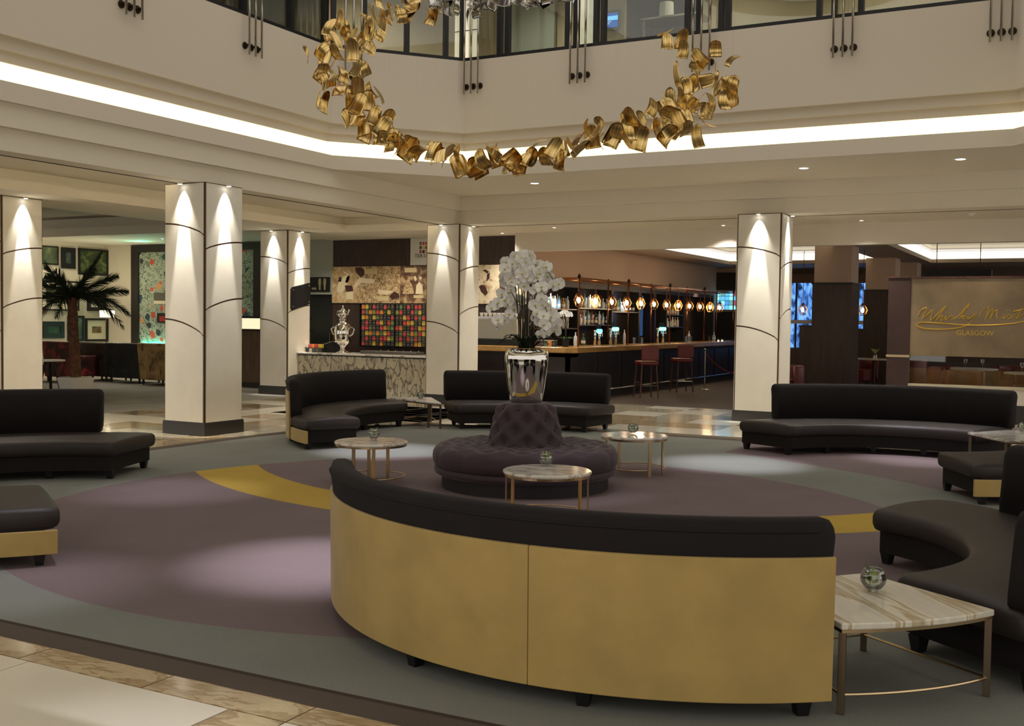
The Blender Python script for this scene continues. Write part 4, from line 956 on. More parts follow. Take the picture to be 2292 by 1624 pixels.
# small grill machine between tins and counter, dark till
bb = empty('sandwich_grill', (PY(880, 790, 18.0).x, 18.0, .873), 'low grey appliance on the tea counter below the tin shelf', 'appliance')
A = PY(812, 785, 18.0).x; B = PY(938, 785, 18.0).x
MB().box((A, 17.9, .873), (B, 18.2, .93)).build('body', mat('appliance_grey', S(90, 86, 78), .4, .5), bb, bevel=.01)
for k in range(6): MB().cyl((A+.5+k*.18, 17.92), .008, .93, .96, 8).build('knob', STEEL, bb)
tl = empty('till', (PY(731, 780, 18.0).x, 18.0, .873), 'black till with a slanted lid beside the samovar', 'till'); X = PY(731, 780, 18.0).x
MB().add([(X-.2, 17.9, .873), (X+.2, 17.9, .873), (X+.2, 18.2, .873), (X-.2, 18.2, .873), (X-.2, 17.9, .97), (X+.2, 17.9, 1.09), (X+.2, 18.2, 1.09), (X-.2, 18.2, .97)], [(0,3,2,1),(4,5,6,7),(0,1,5,4),(1,2,6,5),(2,3,7,6),(3,0,4,7)]).build('body', BLACK, tl)
MB().add([(X-.21, 17.89, .971), (X+.21, 17.89, 1.091), (X+.21, 18.21, 1.091), (X-.21, 18.21, .971), (X-.21, 17.89, .985), (X+.21, 17.89, 1.105), (X+.21, 18.21, 1.105), (X-.21, 18.21, .985)], [(0,3,2,1),(4,5,6,7),(0,1,5,4),(1,2,6,5),(2,3,7,6),(3,0,4,7)]).build('lid', mat('till_lid', S(120, 118, 104), .4), tl)
# ================================================================== BAR
BX = -8.95      # front edge of the bar top
bar = empty('bar_counter', (-9.4, 25, 0), 'long dark bar counter with a golden wooden top', 'bar')
YE = 33.6
MB().box((-9.55, 19.55, .002), (-9.10, YE, .94)).build('front_body', DARKPANEL, bar)
MB().box((-11.25, 19.55, .002), (-9.10, 19.98, .94)).build('return_body', DARKPANEL, bar)
MB().prism([(-11.35, 19.42), (-9.15, 19.42), (BX, 19.62), (BX, YE), (-9.62, YE), (-9.62, 19.99), (-11.35, 19.99)], .945, 1.065).build('bar_top', BARTOP, bar, bevel=.02, seg=3)
for y in [19.6+1.35*k for k in range(11)]: MB().box((-9.10, y, .1), (-9.085, y+1.2, .86)).build('front_panel', mat('bar_panel', S(34, 26, 24), .35), bar)
for x in (-11.2, -10.5, -9.8): MB().box((x, 19.535, .1), (x+.62, 19.55, .86)).build('front_panel', MATS['bar_panel'], bar)
MB().tube([(-8.82, 19.8, .17), (-8.82, YE, .17)], .022, 8).build('foot_rail', STEEL, bar, smooth=True)
for y in (20.5, 23.5, 26.5, 29.5, 32.5): MB().tube([(-9.1, y, .17), (-8.82, y, .17)], .012, 6).build('rail_bracket', STEEL, bar)
# gantry
gan = empty('bar_gantry', (-9.4, 25, 1.066), 'copper pipe gantry standing on the bar and carrying the pendants', 'gantry')
COPPER = mat('copper', S(150, 96, 62), .3, 1)
GY = [20.2, 22.9, 25.65, 28.4, 31.1]; GZ = 2.46
for x in (-9.2, -9.7): MB().tube([(x, GY[0], GZ), (x, GY[-1]+.3, GZ)], .02, 8).build('rail', COPPER, gan, smooth=True)
MB().tube([(-10.15, GY[0], GZ), (-9.2, GY[0], GZ)], .018, 8).build('rail', COPPER, gan, smooth=True)
for y in GY:
    MB().tube([(-9.7, y, GZ), (-9.2, y, GZ)], .014, 6).build('cross_rail', COPPER, gan)
    for x in (-9.2, -9.7) if y != 20.2 else (-9.2, -10.15):
        xx = max(x, -9.60) if y != 20.2 else x
        zb_ = 1.066
        MB().tube([(x, y, zb_ if y != 20.2 or x > -10 else zb_), (x, y, GZ)], .018, 8).build('post', COPPER, gan, smooth=True)
        MB().lathe([(.001, GZ+.0), (.034, GZ), (.034, GZ+.05), (.016, GZ+.08), (.001, GZ+.10)], 10, (x, y, 0), cap=False).build('finial', DKBRONZE, gan)
# pendants
BULB = emis('bulb_glow', (1, .80, .52, 1), 14)
CAGE = mat('cage_brass', S(176, 120, 62), .3, 1)
pd = empty('cage_pendant', (0, 0, 0), 'x', 'pendant lamp', 'cage pendants over the bar')
cg = MB()
R1, R2, R3 = (.055, .13), (.115, 0), (.06, -.125)
for k in range(6):
    a, b = k*math.pi/3, (k+1)*math.pi/3
    P = lambda q, t: Vector((q[0]*math.cos(t), q[0]*math.sin(t), q[1]))
    cg.tube([P(R1, a), P(R2, a), P(R3, a)], .006, 5); cg.tube([P(R1, a), P(R1, b)], .006, 5); cg.tube([P(R3, a), P(R3, b)], .006, 5)
    m1 = (a+b)/2; cg.tube([P(R1, a), P(R2, a).lerp(P(R2, b), .5), P(R3, b)], .005, 5)
cg.build('cage', CAGE, pd)
sk_ = MB().cyl((0, 0), .03, .10, .17, 12).build('socket', DKBRONZE, pd)
MB().ball((0, 0, .0), .040, 12, 8, 1.5).build('bulb', BULB, sk_, smooth=True)
MB().tube([(0, 0, .17), (0, 0, .45)], .008, 6).build('drop_rod', COPPER, pd)
PYS = [20.18+.872*k for k in range(12)]
for k, y in enumerate(PYS):
    lb = 'lit cage pendant, %s from the left along the bar gantry' % ORD[k]
    if k == 0: pd.location = (-9.2, y, 2.01); pd['label'] = lb
    else: copy_tree(pd, (-9.2, y, 2.01), 0, lb)
for y in (20.6, 23.2, 25.8, 28.4):
    l = bpy.data.lights.new('pendant_light', 'POINT'); l.energy = 22; l.color = (1, .70, .40); l.shadow_soft_size = .12; lo = bpy.data.objects.new('pendant_light', l); COL.objects.link(lo); lo.location = (-9.2, y+.43, 2.01)
# back bar shelving
bs = empty('back_bar', (-10.75, 26, 0), 'dark back bar shelving with mirrors along the wall', 'shelving')
MB().box((-10.9, 20.3, 0), (-10.45, 33.5, .95)).build('cabinet', DARKPANEL, bs)
MB().box((-10.9, 20.3, .95), (-10.42, 33.5, .99)).build('cabinet_top', WALNUT, bs)
MB().box((-10.9, 20.3, 2.36), (-10.55, 33.5, 2.46)).build('cornice', DARKPANEL, bs)
MB().box((-10.895, 20.3, .99), (-10.87, 33.5, 2.36)).build('back_panel', mat('mirror_dark', S(70, 62, 60), .15, .6), bs)
for y in (20.3, 23.1, 25.15, 27.0, 28.2, 29.1, 30.6, 33.4): MB().box((-10.87, y, .99), (-10.55, y+.1, 2.36)).build('upright', DARKPANEL, bs)
BSH = [(21.0, 23.0, 1.86, 'upper left'), (23.3, 25.1, 1.90, 'upper middle'), (23.3, 25.1, 1.50, 'lower middle'), (25.3, 26.9, 1.84, 'upper right'), (29.3, 30.5, 1.80, 'far upper'), (29.3, 30.5, 1.45, 'far lower'), (21.0, 23.0, 1.42, 'lower left')]
for (a, b, z, n) in BSH: MB().box((-10.86, a-.1, z-.025), (-10.56, b+.1, z)).build('shelf_board', mat('shelf_edge', S(96, 84, 74), .3, .5), bs)
MB().box((-10.862, 27.1, 1.2), (-10.855, 28.1, 2.3)).build('mirror', emis('mirror_painted_reflection', S(66, 96, 150), .35), bs)  # flat blue glow painted in as the mirror's reflection of the evening windows
# bottles
bp = [[(.001, 0), (.036, 0), (.038, .01), (.038, .17), (.030, .20), (.014, .22), (.013, .28), (.015, .285), (.001, .29)], [(.001, 0), (.044, 0), (.046, .01), (.046, .13), (.035, .16), (.016, .175), (.016, .22), (.02, .225), (.02, .25), (.001, .25)], [(.001, 0), (.032, 0), (.034, .01), (.034, .20), (.026, .25), (.012, .28), (.012, .33), (.001, .335)]]
BC = {'clear': ((.8, .86, .9, 1), .08, .3), 'amber': (S(150, 84, 30), .1, .0), 'green': (S(50, 84, 50), .1, .0), 'pale blue': (S(150, 190, 216), .08, .2), 'dark': (S(40, 32, 30), .12, 0), 'gold': (S(206, 160, 80), .12, 0)}
bmats = {k: mat('bottle_'+k.replace(' ', '_'), v[0], v[1], spec=.8, coat=.5) for k, v in BC.items()}
LAB = mat('bottle_label', S(224, 218, 204), .6)
bmesh_ = {}
for k in BC:
    for i, pfl in enumerate(bp):
        mb = MB().lathe(pfl, 12, (0, 0, 0), cap=False); n0 = len(mb.f); mb.lathe([(pfl[2][0]+.001, .05), (pfl[2][0]+.001, .11)], 12, (0, 0, 0), cap=False)
        me = mb.mesh('bottle'); me.materials.append(bmats[k]); me.materials.append(LAB)
        for j, pgn in enumerate(me.polygons): pgn.material_index = 0 if j < n0 else 1; pgn.use_smooth = True
        bmesh_[k, i] = me
rb = random.Random(4)
for (a, b, z, n) in BSH:
    ct = min(18, int((b-a)/.112))
    for j in range(ct):
        k = rb.choice(['clear', 'clear', 'pale blue', 'amber', 'green', 'dark', 'gold'] if 'far' not in n else ['clear', 'gold', 'clear'])
        o = inst(bmesh_[k, rb.randrange(3)], 'bottle', None, None, '%s bottle, %s from the left on the %s shelf of the back bar' % (k, ORD[j], n), 'bottle', 'bottles on the back bar')
        o.location = (-10.70+(.055 if j % 2 else -.05), a+.06+j*.112, z+.001)
for (y, z) in ((21.9, 2.33), (24.2, 2.33), (26.1, 2.33)): spot((-10.62, y, z), (-10.72, y, 1.0), 60, 120, (.8, .9, 1), .8, .1)
spot((-10.3, 31.8, 2.6), (-10.85, 31.6, 1.6), 60, 90, (1, .6, .35), .9, .1)
# tap towers with lit lenses
BLUE = emis('tap_glow', S(90, 190, 255), 3.0)
def tap(y, n, x, label, h=.42, m=BLUE):
    e = empty('beer_tap', (x, y, 1.066), label, 'beer tap', 'beer tap towers on the bar'); L = .085*n
    for s in (-1, 1): MB().tube([(x, y+s*L*.45, 1.067), (x, y+s*L*.45, 1.066+h)], .028, 10).build('pillar', CHROME, e, smooth=True)
    mf = MB().tube([(x, y-L*.6, 1.066+h), (x, y+L*.6, 1.066+h)], .035, 10).build('manifold', CHROME, e, smooth=True)
    for k in range(n):
        yy = y-L/2+L*(k+.5)/n
        MB().ball((x+.06, yy, 1.066+h+.01), .034, 10, 6, 1.3).build('lens', m, mf, smooth=True)
        MB().tube([(x+.03, yy, 1.066+h), (x+.03, yy, 1.066+h+.16)], .009, 6, .014).build('handle', BLACK, mf); MB().tube([(x+.04, yy, 1.066+h-.02), (x+.09, yy, 1.066+h-.05), (x+.09, yy, 1.066+h-.11)], .009, 6).build('spout', CHROME, mf)
tap(21.65, 3, -9.42, 'small beer tap tower with three blue lenses, nearest on the bar', .30)
tap(22.55, 4, -9.42, 'beer tap tower with cyan lenses beside the gantry middle', .34, emis('tap_cyan', S(110, 235, 225), 3.2))
tap(25.6, 5, -9.42, 'far beer tap tower with a row of cyan lenses', .34, MATS['tap_cyan'])
# coffee machine on the bar return
A = PY(1066, 730, 19.6).x; B = PY(1160, 730, 19.6).x
cm = empty('coffee_machine', ((A+B)/2, 19.7, 1.066), 'steel coffee machine with a round badge on the bar return', 'coffee machine')
MB().box((A-.02, 19.5, 1.067), (B+.05, 19.95, 1.19)).build('base', BLACK, cm, bevel=.01)
SSTEEL = mat('brushed_steel', S(176, 172, 158), .35, .9, bump=.02)
MB().add([(A, 19.5, 1.19), (B+.02, 19.5, 1.19), (B+.02, 19.95, 1.19), (A, 19.95, 1.19), (A+.03, 19.56, 1.62), (B-.02, 19.56, 1.62), (B-.02, 19.95, 1.62), (A+.03, 19.95, 1.62)], [(0,3,2,1),(4,5,6,7),(0,1,5,4),(1,2,6,5),(2,3,7,6),(3,0,4,7)]).build('back_panel', SSTEEL, cm, bevel=.015)
MB().box((A+.03, 19.57, 1.62), (B-.02, 19.95, 1.66)).build('cup_rail', STEEL, cm)
bd = (A+B)/2+.04
bme = MB().lathe([(.001, 0), (.036, 0), (.036, .008), (.001, .008)], 20, (0, 0, 0), cap=False).mesh('badge'); bme.materials.append(mat('badge_blue', S(52, 84, 150), .4)); lo_ = inst(bme, 'badge', cm)
lo_.matrix_local = Matrix.Translation(Vector((bd, 19.535, 1.40))-Vector(((A+B)/2, 19.7, 1.066))) @ Matrix.Rotation(math.pi/2, 4, 'X')
MB().box((bd-.028, 19.520, 1.392), (bd+.028, 19.524, 1.410)).build('badge_band', WHITEP, cm)
cupm = MB().lathe([(.001, 0), (.025, 0), (.04, .05), (.042, .075), (.038, .075), (.03, .02), (.001, .01)], 14, (0, 0, 0), cap=False).mesh('cup'); cupm.materials.append(WHITEP)
for k in range(9):
    o = inst(cupm, 'cup', None, None, 'white cup, %s from the left on top of the coffee machine' % ORD[k], 'cup', 'cups on the coffee machine'); o.location = (A+.09+k*(B-A-.16)/8, 19.66, 1.661)
# small potted orchid and clutter on the bar return
px = PY(1266, 765, 19.75).x
po = empty('potted_orchid', (px, 19.75, 1.066), 'small white orchid in a dark pot on the bar return', 'plant')
MB().lathe([(.001, 1.067), (.06, 1.067), (.075, 1.22), (.065, 1.22), (.001, 1.20)], 16, (px, 19.75, 0), cap=False).build('pot', BLACK, po)
for k in range(7):
    a = k*.9; P = Vector((px+.10*math.cos(a), 19.75+.06*math.sin(a), 1.70+.03*(k % 3)))
    MB().tube([(px, 19.75, 1.2), (px+.03*math.cos(a), 19.75, 1.5), tuple(P)], .004, 5).build('stem', STEM, po)
    f = inst(fme, 'flower', po); f.matrix_local = Matrix.Translation(P-Vector((px, 19.75, 1.066))) @ Vector((.2*math.cos(a), -1, .1)).to_track_quat('Z', 'Y').to_matrix().to_4x4() @ Matrix.Scale(1.2, 4)
for k in range(8):
    a = k*.8; MB().add([(px, 19.75, 1.21), (px+.11*math.cos(a)+.02, 19.75+.08*math.sin(a), 1.27), (px+.2*math.cos(a), 19.75+.12*math.sin(a), 1.23), (px+.11*math.cos(a)-.02, 19.75+.08*math.sin(a), 1.25)], [(0, 1, 2, 3)]).build('leaf', GREEN, po)
rb = random.Random(8)
for k, ky in enumerate('KRMBGOK'):
    o = inst(tinm[ky], 'tea_tin', None, None, '%s tea tin, %s of the tins standing on the bar return right of the vase' % (NAME[ky], ORD[k]), 'tin', 'tea tins on the bar return')
    o.location = (PY(1190+k*8.5, 770, 19.7).x, 19.7, 1.0665); o.scale = (1.15, 1, 1.3)
gm = MB().lathe([(.001, 0), (.03, 0), (.036, .12), (.034, .12), (.028, .006), (.001, .006)], 14, (0, 0, 0), cap=False).mesh('tumbler'); gm.materials.append(GLASS)
for k, y in enumerate((23.6, 24.1, 27.3, 27.42, 27.54, 27.66, 29.3, 29.6)):
    o = inst(gm, 'tumbler', None, None, 'clear glass tumbler, %s along the bar top from the near corner' % ORD[k], 'glass', 'tumblers on the bar'); o.location = (-9.32, y, 1.066); o.scale = (1.2, 1.2, 1.3)
for k, (y, c_) in enumerate(((20.6, 'clear'), (21.0, 'green'), (23.3, 'clear'), (27.9, 'clear'), (30.1, 'pale blue'))):
    o = inst(bmesh_[c_, k % 3], 'bottle', None, None, '%s bottle standing on the bar top, %s from the near corner' % (c_, ORD[k]), 'bottle', 'bottles on the bar top'); o.location = (-9.45, y, 1.066)
for k, y in enumerate((29.4, 29.75)):
    e = empty('candle_glass', (-9.1, y, 1.066), 'small lit candle glass at the far end of the bar, %s of two' % ('nearer', 'farther')[k], 'candle', 'candle glasses')
    MB().lathe([(.03, 1.067), (.035, 1.14)], 12, (-9.1, y, 0), cap=False).build('glass', GLASS, e); MB().cyl((-9.1, y), .022, 1.068, 1.10, 10).build('candle', emis('candle_glow', (1, .7, .35, 1), 3), e)
# bar stools
RED = mat('red_leather', S(104, 30, 20), .45, coat=.1)
def stool(X, Y, label, rz):
    x = y = 0; e = empty('bar_stool', (0, 0, 0), label, 'stool', 'red bar stools')
    MB().box((x-.20, y-.20, .68), (x+.20, y+.20, .77)).build('seat', RED, e, bevel=.03, seg=3)
    MB().box((x+.17, y-.19, .78), (x+.23, y+.19, 1.08)).build('backrest', RED, e, bevel=.02, seg=2)
    for sx_ in (-1, 1):
        for sy in (-1, 1): MB().tube([(x+sx_*.20, y+sy*.20, .001), (x+sx_*.16, y+sy*.16, .68)], .018, 6).build('leg', WALNUT, e)
    for a_, b_ in (((-1, -1), (1, -1)), ((1, -1), (1, 1)), ((1, 1), (-1, 1)), ((-1, 1), (-1, -1))): MB().tube([(x+a_[0]*.187, y+a_[1]*.187, .25), (x+b_[0]*.187, y+b_[1]*.187, .25)], .011, 6).build('footrest', STEEL, e)
    e.location = (X, Y, .002); e.rotation_euler = (0, 0, rz)
stool(-8.15, 21.35, 'red leather bar stool nearer the camera at the bar', R_(-48)); stool(-8.15, 23.6, 'red leather bar stool farther along the bar', R_(-48))
st = empty('rope_post', (-7.96, 24.7, .002), 'slim steel stanchion at the bar', 'stanchion')
MB().lathe([(.001, .003), (.14, .003), (.14, .015), (.03, .03), (.001, .03)], 18, (-7.96, 24.7, 0), cap=False).build('foot', STEEL, st); MB().tube([(-7.96, 24.7, .03), (-7.96, 24.7, .93)], .018, 8).build('pole', STEEL, st); MB().ball((-7.96, 24.7, .95), .032, 10, 6).build('knob', STEEL, st)
st2 = copy_tree(st, (-7.0, 26.9, .002), 0, 'slim steel stanchion mostly behind the right column')
rp = MB().tube([Vector((-7.96, 24.7, .86)).lerp(Vector((-7.0, 26.9, .86)), t)-Vector((0, 0, .5*4*t*(1-t))) for t in [k/16 for k in range(17)]], .016, 7).build('barrier_rope', mat('red_rope', S(120, 26, 24), .7), None, smooth=True, label='sagging red barrier rope between two stanchions', cat='rope')
# coloured window at the end of the bar
wd = empty('window_4', (-10, 34.9, 2.0), kind='structure')
a, b = PY(1586, 670, 34.9), PY(1650, 670, 34.9); zt_, zb_ = PY(1620, 652, 34.9).z, PY(1620, 693, 34.9).z
MB().box((a.x, 34.93, zb_), (b.x, 34.98, zt_)).build('frame', BLACKFR, wd)
rb = random.Random(2)
pcs = [emis('pane_a', S(92, 178, 232), 1.0), emis('pane_b', S(70, 140, 214), 1.0), emis('pane_c', S(130, 214, 236), 1.1), emis('pane_d', S(96, 160, 150), .9), emis('pane_e', S(170, 70, 110), .8)]
for i in range(7):
    for j in range(4):
        w_, h_ = (b.x-a.x)/7, (zt_-zb_)/4
        MB().box((a.x+i*w_+.008, 34.91, zb_+j*h_+.008), (a.x+(i+1)*w_-.008, 34.93, zb_+(j+1)*h_-.008)).build('pane', pcs[rb.choice([0, 0, 0, 1, 1, 2, 2, 3, 4 if i > 4 else 0])], wd)
MB().box((a.x, 34.85, zt_+.05), (b.x+.3, 34.99, zt_+.62)).build('blind_box', DARKPANEL, wd)
MB().box((a.x-.2, 34.8, .9), (b.x+.3, 34.99, zb_-.06)).build('wall_panel', DARKPANEL, wd)
# ================================================================== RESTAURANT
SKYW = bpy.data.materials.new('dusk_view'); SKYW.use_nodes = True; nt = SKYW.node_tree; nt.nodes.clear()
tc = nd(nt, 'TexCoord'); mp_ = nd(nt, 'Mapping'); mp_.inputs['Scale'].default_value = (3, 1, 1.2); n = nd(nt, 'TexNoise'); n.inputs['Scale'].default_value = 2.2; n.inputs['Detail'].default_value = 6; n.inputs['Distortion'].default_value = 1
r = ramp(nt, [(.36, S(24, 40, 70)), (.46, S(62, 112, 190)), (.6, S(120, 176, 238))]); em = nd(nt, 'Emission'); em.inputs[1].default_value = .9; ou = nd(nt, 'OutputMaterial')
nt.links.new(tc.outputs['Object'], mp_.inputs[0]); nt.links.new(mp_.outputs[0], n.inputs[0]); nt.links.new(n.outputs['Fac'], r.inputs[0]); nt.links.new(r.outputs[0], em.inputs[0]); nt.links.new(em.outputs[0], ou.inputs[0])
for k, (u0, u1) in enumerate(((1740, 1824), (1888, 1950))):
    a, b = PY(u0, 680, 35.9), PY(u1, 680, 35.9); z1_ = PY((u0+u1)/2, 633, 35.9).z
    wq = empty('window_%d' % (5+k), ((a.x+b.x)/2, 35.95, .8), kind='structure')
    MB().box((a.x, 35.96, .8), (b.x, 35.985, z1_)).build('pane', SKYW, wq)
    zz = PY(1797, 720, 35.9).z; MB().box((a.x, 35.9, zz-.06), (b.x, 35.96, zz+.06)).build('transom', PLASTER, wq)
    for x in (a.x, (a.x+b.x)/2, b.x): MB().box((x-.03, 35.92, .8), (x+.03, 35.96, z1_)).build('mullion', BLACKFR, wq)
    MB().box((a.x-.1, 35.85, z1_), (b.x+.1, 35.98, z1_+.3)).build('blind', mat('blind_brown', S(110, 84, 66), .8), wq)
def pier(u0, u1, ub, y, vs, label):
    a, b = PY(u0, 640, y).x, PY(u1, 640, y).x; zs = PY((u0+u1)/2, vs, y).z
    e = empty('restaurant_pier', ((a+b)/2, y+.4, 0), label, 'pier', 'restaurant piers')
    MB().box((a, y, zs), (b, y+.85, 3.399)).build('upper', PINKWALL, e); MB().box((a-.03, y-.03, .003), (b+.03, y+.88, zs)).build('panelling', WENGE, e)
    MB().box((a-.05, y-.05, zs-.04), (b+.05, y+.9, zs)).build('capping', DARKPANEL, e)
    return e
pier(1822, 1905, 0, 25.5, 632, 'square pier with dark lower panelling just right of the right column'); pier(1937, 2003, 0, 30.6, 648, 'square pier with dark lower panelling left of the restaurant sign post')
pier(2010, 2052, 0, 33.0, 655, 'farthest pier, partly behind the top of the restaurant sign')
bo = empty('booth_partition', (-6.2, 27.5, 0), 'dark booth partition below the blue windows', 'partition')
a, b = PY(1790, 800, 27.5).x, PY(1838, 800, 27.5).x; MB().box((a, 27.4, .003), (b+.1, 27.55, PY(1800, 730, 27.5).z)).build('panel', WENGE, bo); MB().box((a-.02, 27.38, PY(1800, 730, 27.5).z), (b+.12, 27.57, PY(1800, 730, 27.5).z+.03)).build('capping', DARKPANEL, bo)
bo2 = empty('booth_partition', (-4.5, 32.3, 0), 'dark booth partition behind the red armchairs', 'partition')
a, b = PY(1905, 800, 32.3).x, PY(1990, 800, 32.3).x; MB().box((a-.8, 32.3, .003), (b, 32.42, PY(1950, 738, 32.3).z)).build('panel', WENGE, bo2); MB().box((a-.82, 32.28, PY(1950, 738, 32.3).z), (b+.02, 32.44, PY(1950, 738, 32.3).z+.03)).build('capping', DARKPANEL, bo2)
def tub(x, y, rz, label, s=1.0):
    e = empty('red_armchair', (x, y, .003), label, 'armchair', 'red restaurant armchairs'); c0 = (x, y)
    sweep(MB(), rrect(.24*s, .34*s, .12, .72, .04), c0, math.degrees(rz)-115, math.degrees(rz)+115, 20).build('shell', RED, e, smooth=True)
    MB().cyl(c0, .25*s, .12, .44, 20).build('seat', RED, e, bevel=.03)
    for k in range(4): MB().tube([(x+.2*math.cos(k*1.57+.78), y+.2*math.sin(k*1.57+.78), .003), (x+.2*math.cos(k*1.57+.78), y+.2*math.sin(k*1.57+.78), .12)], .018, 6).build('leg', BLACKLEG, e)
def rtable(x, y, label, r=.42, plant=False):
    e = empty('restaurant_table', (x, y, .003), label, 'table', 'restaurant tables')
    MB().cyl((x, y), r, .715, .745, 28).build('top', mat('table_pale', S(190, 184, 168), .25), e); MB().cyl((x, y), .035, .02, .715, 10).build('stem', BLACKLEG, e); MB().cyl((x, y), .25, .003, .02, 20).build('foot', BLACKLEG, e)
p = PZ(1955, 868, 0); rtable(p.x, p.y, 'pale round restaurant table with a small plant left of the sign post', .5)
tpn = empty('table_plant', (p.x+.03, p.y-.05, .746), 'small potted plant on the round restaurant table', 'plant')
MB().lathe([(.001, .747), (.05, .747), (.06, .85), (.001, .85)], 12, (p.x+.03, p.y-.05, 0), cap=False).build('pot', STEEL, tpn)
for k in range(9):
    a = k*.7; MB().add([(p.x+.03, p.y-.05, .85), (p.x+.03+.06*math.cos(a)+.015, p.y-.05+.05*math.sin(a), .95), (p.x+.03+.13*math.cos(a), p.y-.05+.1*math.sin(a), 1.0), (p.x+.03+.06*math.cos(a)-.015, p.y-.05+.05*math.sin(a), .94)], [(0, 1, 2, 3)]).build('leaf', GREENL, tpn)
tub(p.x-.62, p.y-.9, 4.2, 'red tub armchair left of the pale round restaurant table', 1.25); tub(p.x-.45, p.y+.95, 1.8, 'red tub armchair behind the pale round restaurant table', 1.2); tub(p.x+.75, p.y+.9, .6, 'red tub armchair behind the restaurant sign post', 1.2)
p = PZ(1790, 905, 0)
tub(-5.55, 22.7, 1.2, 'red tub armchair just right of the right column', 1.1)
for k, (x, y, rz) in enumerate(((-2.1, 22.6, 1.6), (-1.0, 23.75, .4), (-2.6, 24.6, 2.6), (-1.4, 26.0, 1.0))):
    tub(x, y, rz, ['red armchair under the left half of the restaurant sign, nearest the glass', 'red armchair under the right half of the restaurant sign', 'red armchair farther back, low left below the restaurant sign', 'red armchair farthest back under the restaurant sign'][k], 1.15)
rtable(-2.0, 23.6, 'restaurant table seen below the middle of the restaurant sign', .45); rtable(-.95, 22.2, 'restaurant table seen below the right end of the restaurant sign', .42)
for k, (x, y) in enumerate(((-2.15, 23.5), (-1.85, 23.7), (-1.05, 22.1), (-.85, 22.3))):
    e = empty('wine_glass', (x, y, .746), 'stemmed glass on a restaurant table under the sign, %s from the left' % ORD[k], 'glass', 'wine glasses'); MB().lathe([(.001, .747), (.035, .747), (.004, .755), (.004, .83), (.035, .87), (.03, .93)], 14, (x, y, 0), cap=False).build('glass', GLASS, e, smooth=True)
# hanging cage lamps
for k, (u, v, y) in enumerate(((1797, 693, 27.2), (1911, 702, 27.6), (1931, 694, 27.0))):
    q = PY(u, v, y); o = copy_tree(pd, tuple(q), 0, ['lit cage lamp in front of the left blue window', 'lower lit cage lamp beside the dark pier', 'upper lit cage lamp beside the dark pier'][k]); o['group'] = 'cage lamps in the restaurant'; inst(MB().tube([(0, 0, .45), (0, 0, 3.395-q.z)], .008, 6).mesh('cord'), 'cord', o).data.materials.append(DKBRONZE)
# partition with the restaurant sign
SY = 19.5
x0_, x1_ = PY(1987, 700, SY).x, PY(2037, 700, SY).x
ps = empty('sign_post', ((x0_+x1_)/2, SY+.06, 0), 'brown wooden post at the left end of the restaurant sign', 'post')
MB().box((x0_, SY, .003), (x1_, SY+.12, 2.40)).build('shaft', mat('post_brown', S(58, 38, 33), .45, var=.1), ps); MB().box((x0_-.01, SY-.008, 1.045), (x1_+.01, SY, 1.085)).build('brass_band', BRONZE_LT, ps); MB().box((x0_-.03, SY-.03, 2.40), (x1_, SY+.15, 2.42)).build('cap', WALNUT, ps)
lw = sbox('wall_partition', (x1_, SY, 0), (2.0, SY+.12, .56), PLASTER); MB().box((x1_, SY-.03, .56), (2.0, SY+.15, .60)).build('sill', mat('sill_stone', S(196, 184, 158), .3), lw); MB().box((x1_, SY-.012, .003), (2.0, SY, .30)).build('skirting', SKIRT, lw)
MB().box((x1_, SY+.055, .60), (2.0, SY+.065, 1.08)).build('pane', GLASS, lw)
sg = empty('restaurant_sign', (-1.0, SY, 1.08), 'large bronze glass restaurant sign with gold script lettering', 'sign')
SGM = mat('bronze_stone', S(134, 116, 90), .32, .35, var=.2, vscale=1.6, bump=.04, bscale=9)
MB().box((x1_+.004, SY+.02, 1.08), (2.0, SY+.05, 2.384)).build('panel', SGM, sg); MB().box((x1_+.004, SY-.03, 2.385), (2.0, SY+.15, 2.42)).build('head_rail', WALNUT, sg)
GINK = mat('gold_letter', S(206, 172, 70), .35, .6)
def zp(x, y): return PY(2020+x/6.015, 640+y/6.015, SY+.016)
def spline(P, k=6):
    P = [Vector(p) for p in P]; out = []
    for i in range(len(P)-1):
        p0, p1, p2, p3 = P[max(i-1, 0)], P[i], P[i+1], P[min(i+2, len(P)-1)]
        for j in range(k):
            t = j/k; out.append(.5*((2*p1)+(p2-p0)*t+(2*p0-5*p1+4*p2-p3)*t*t+(3*p1-p0-3*p2+p3)*t**3))
    return out+[P[-1]]
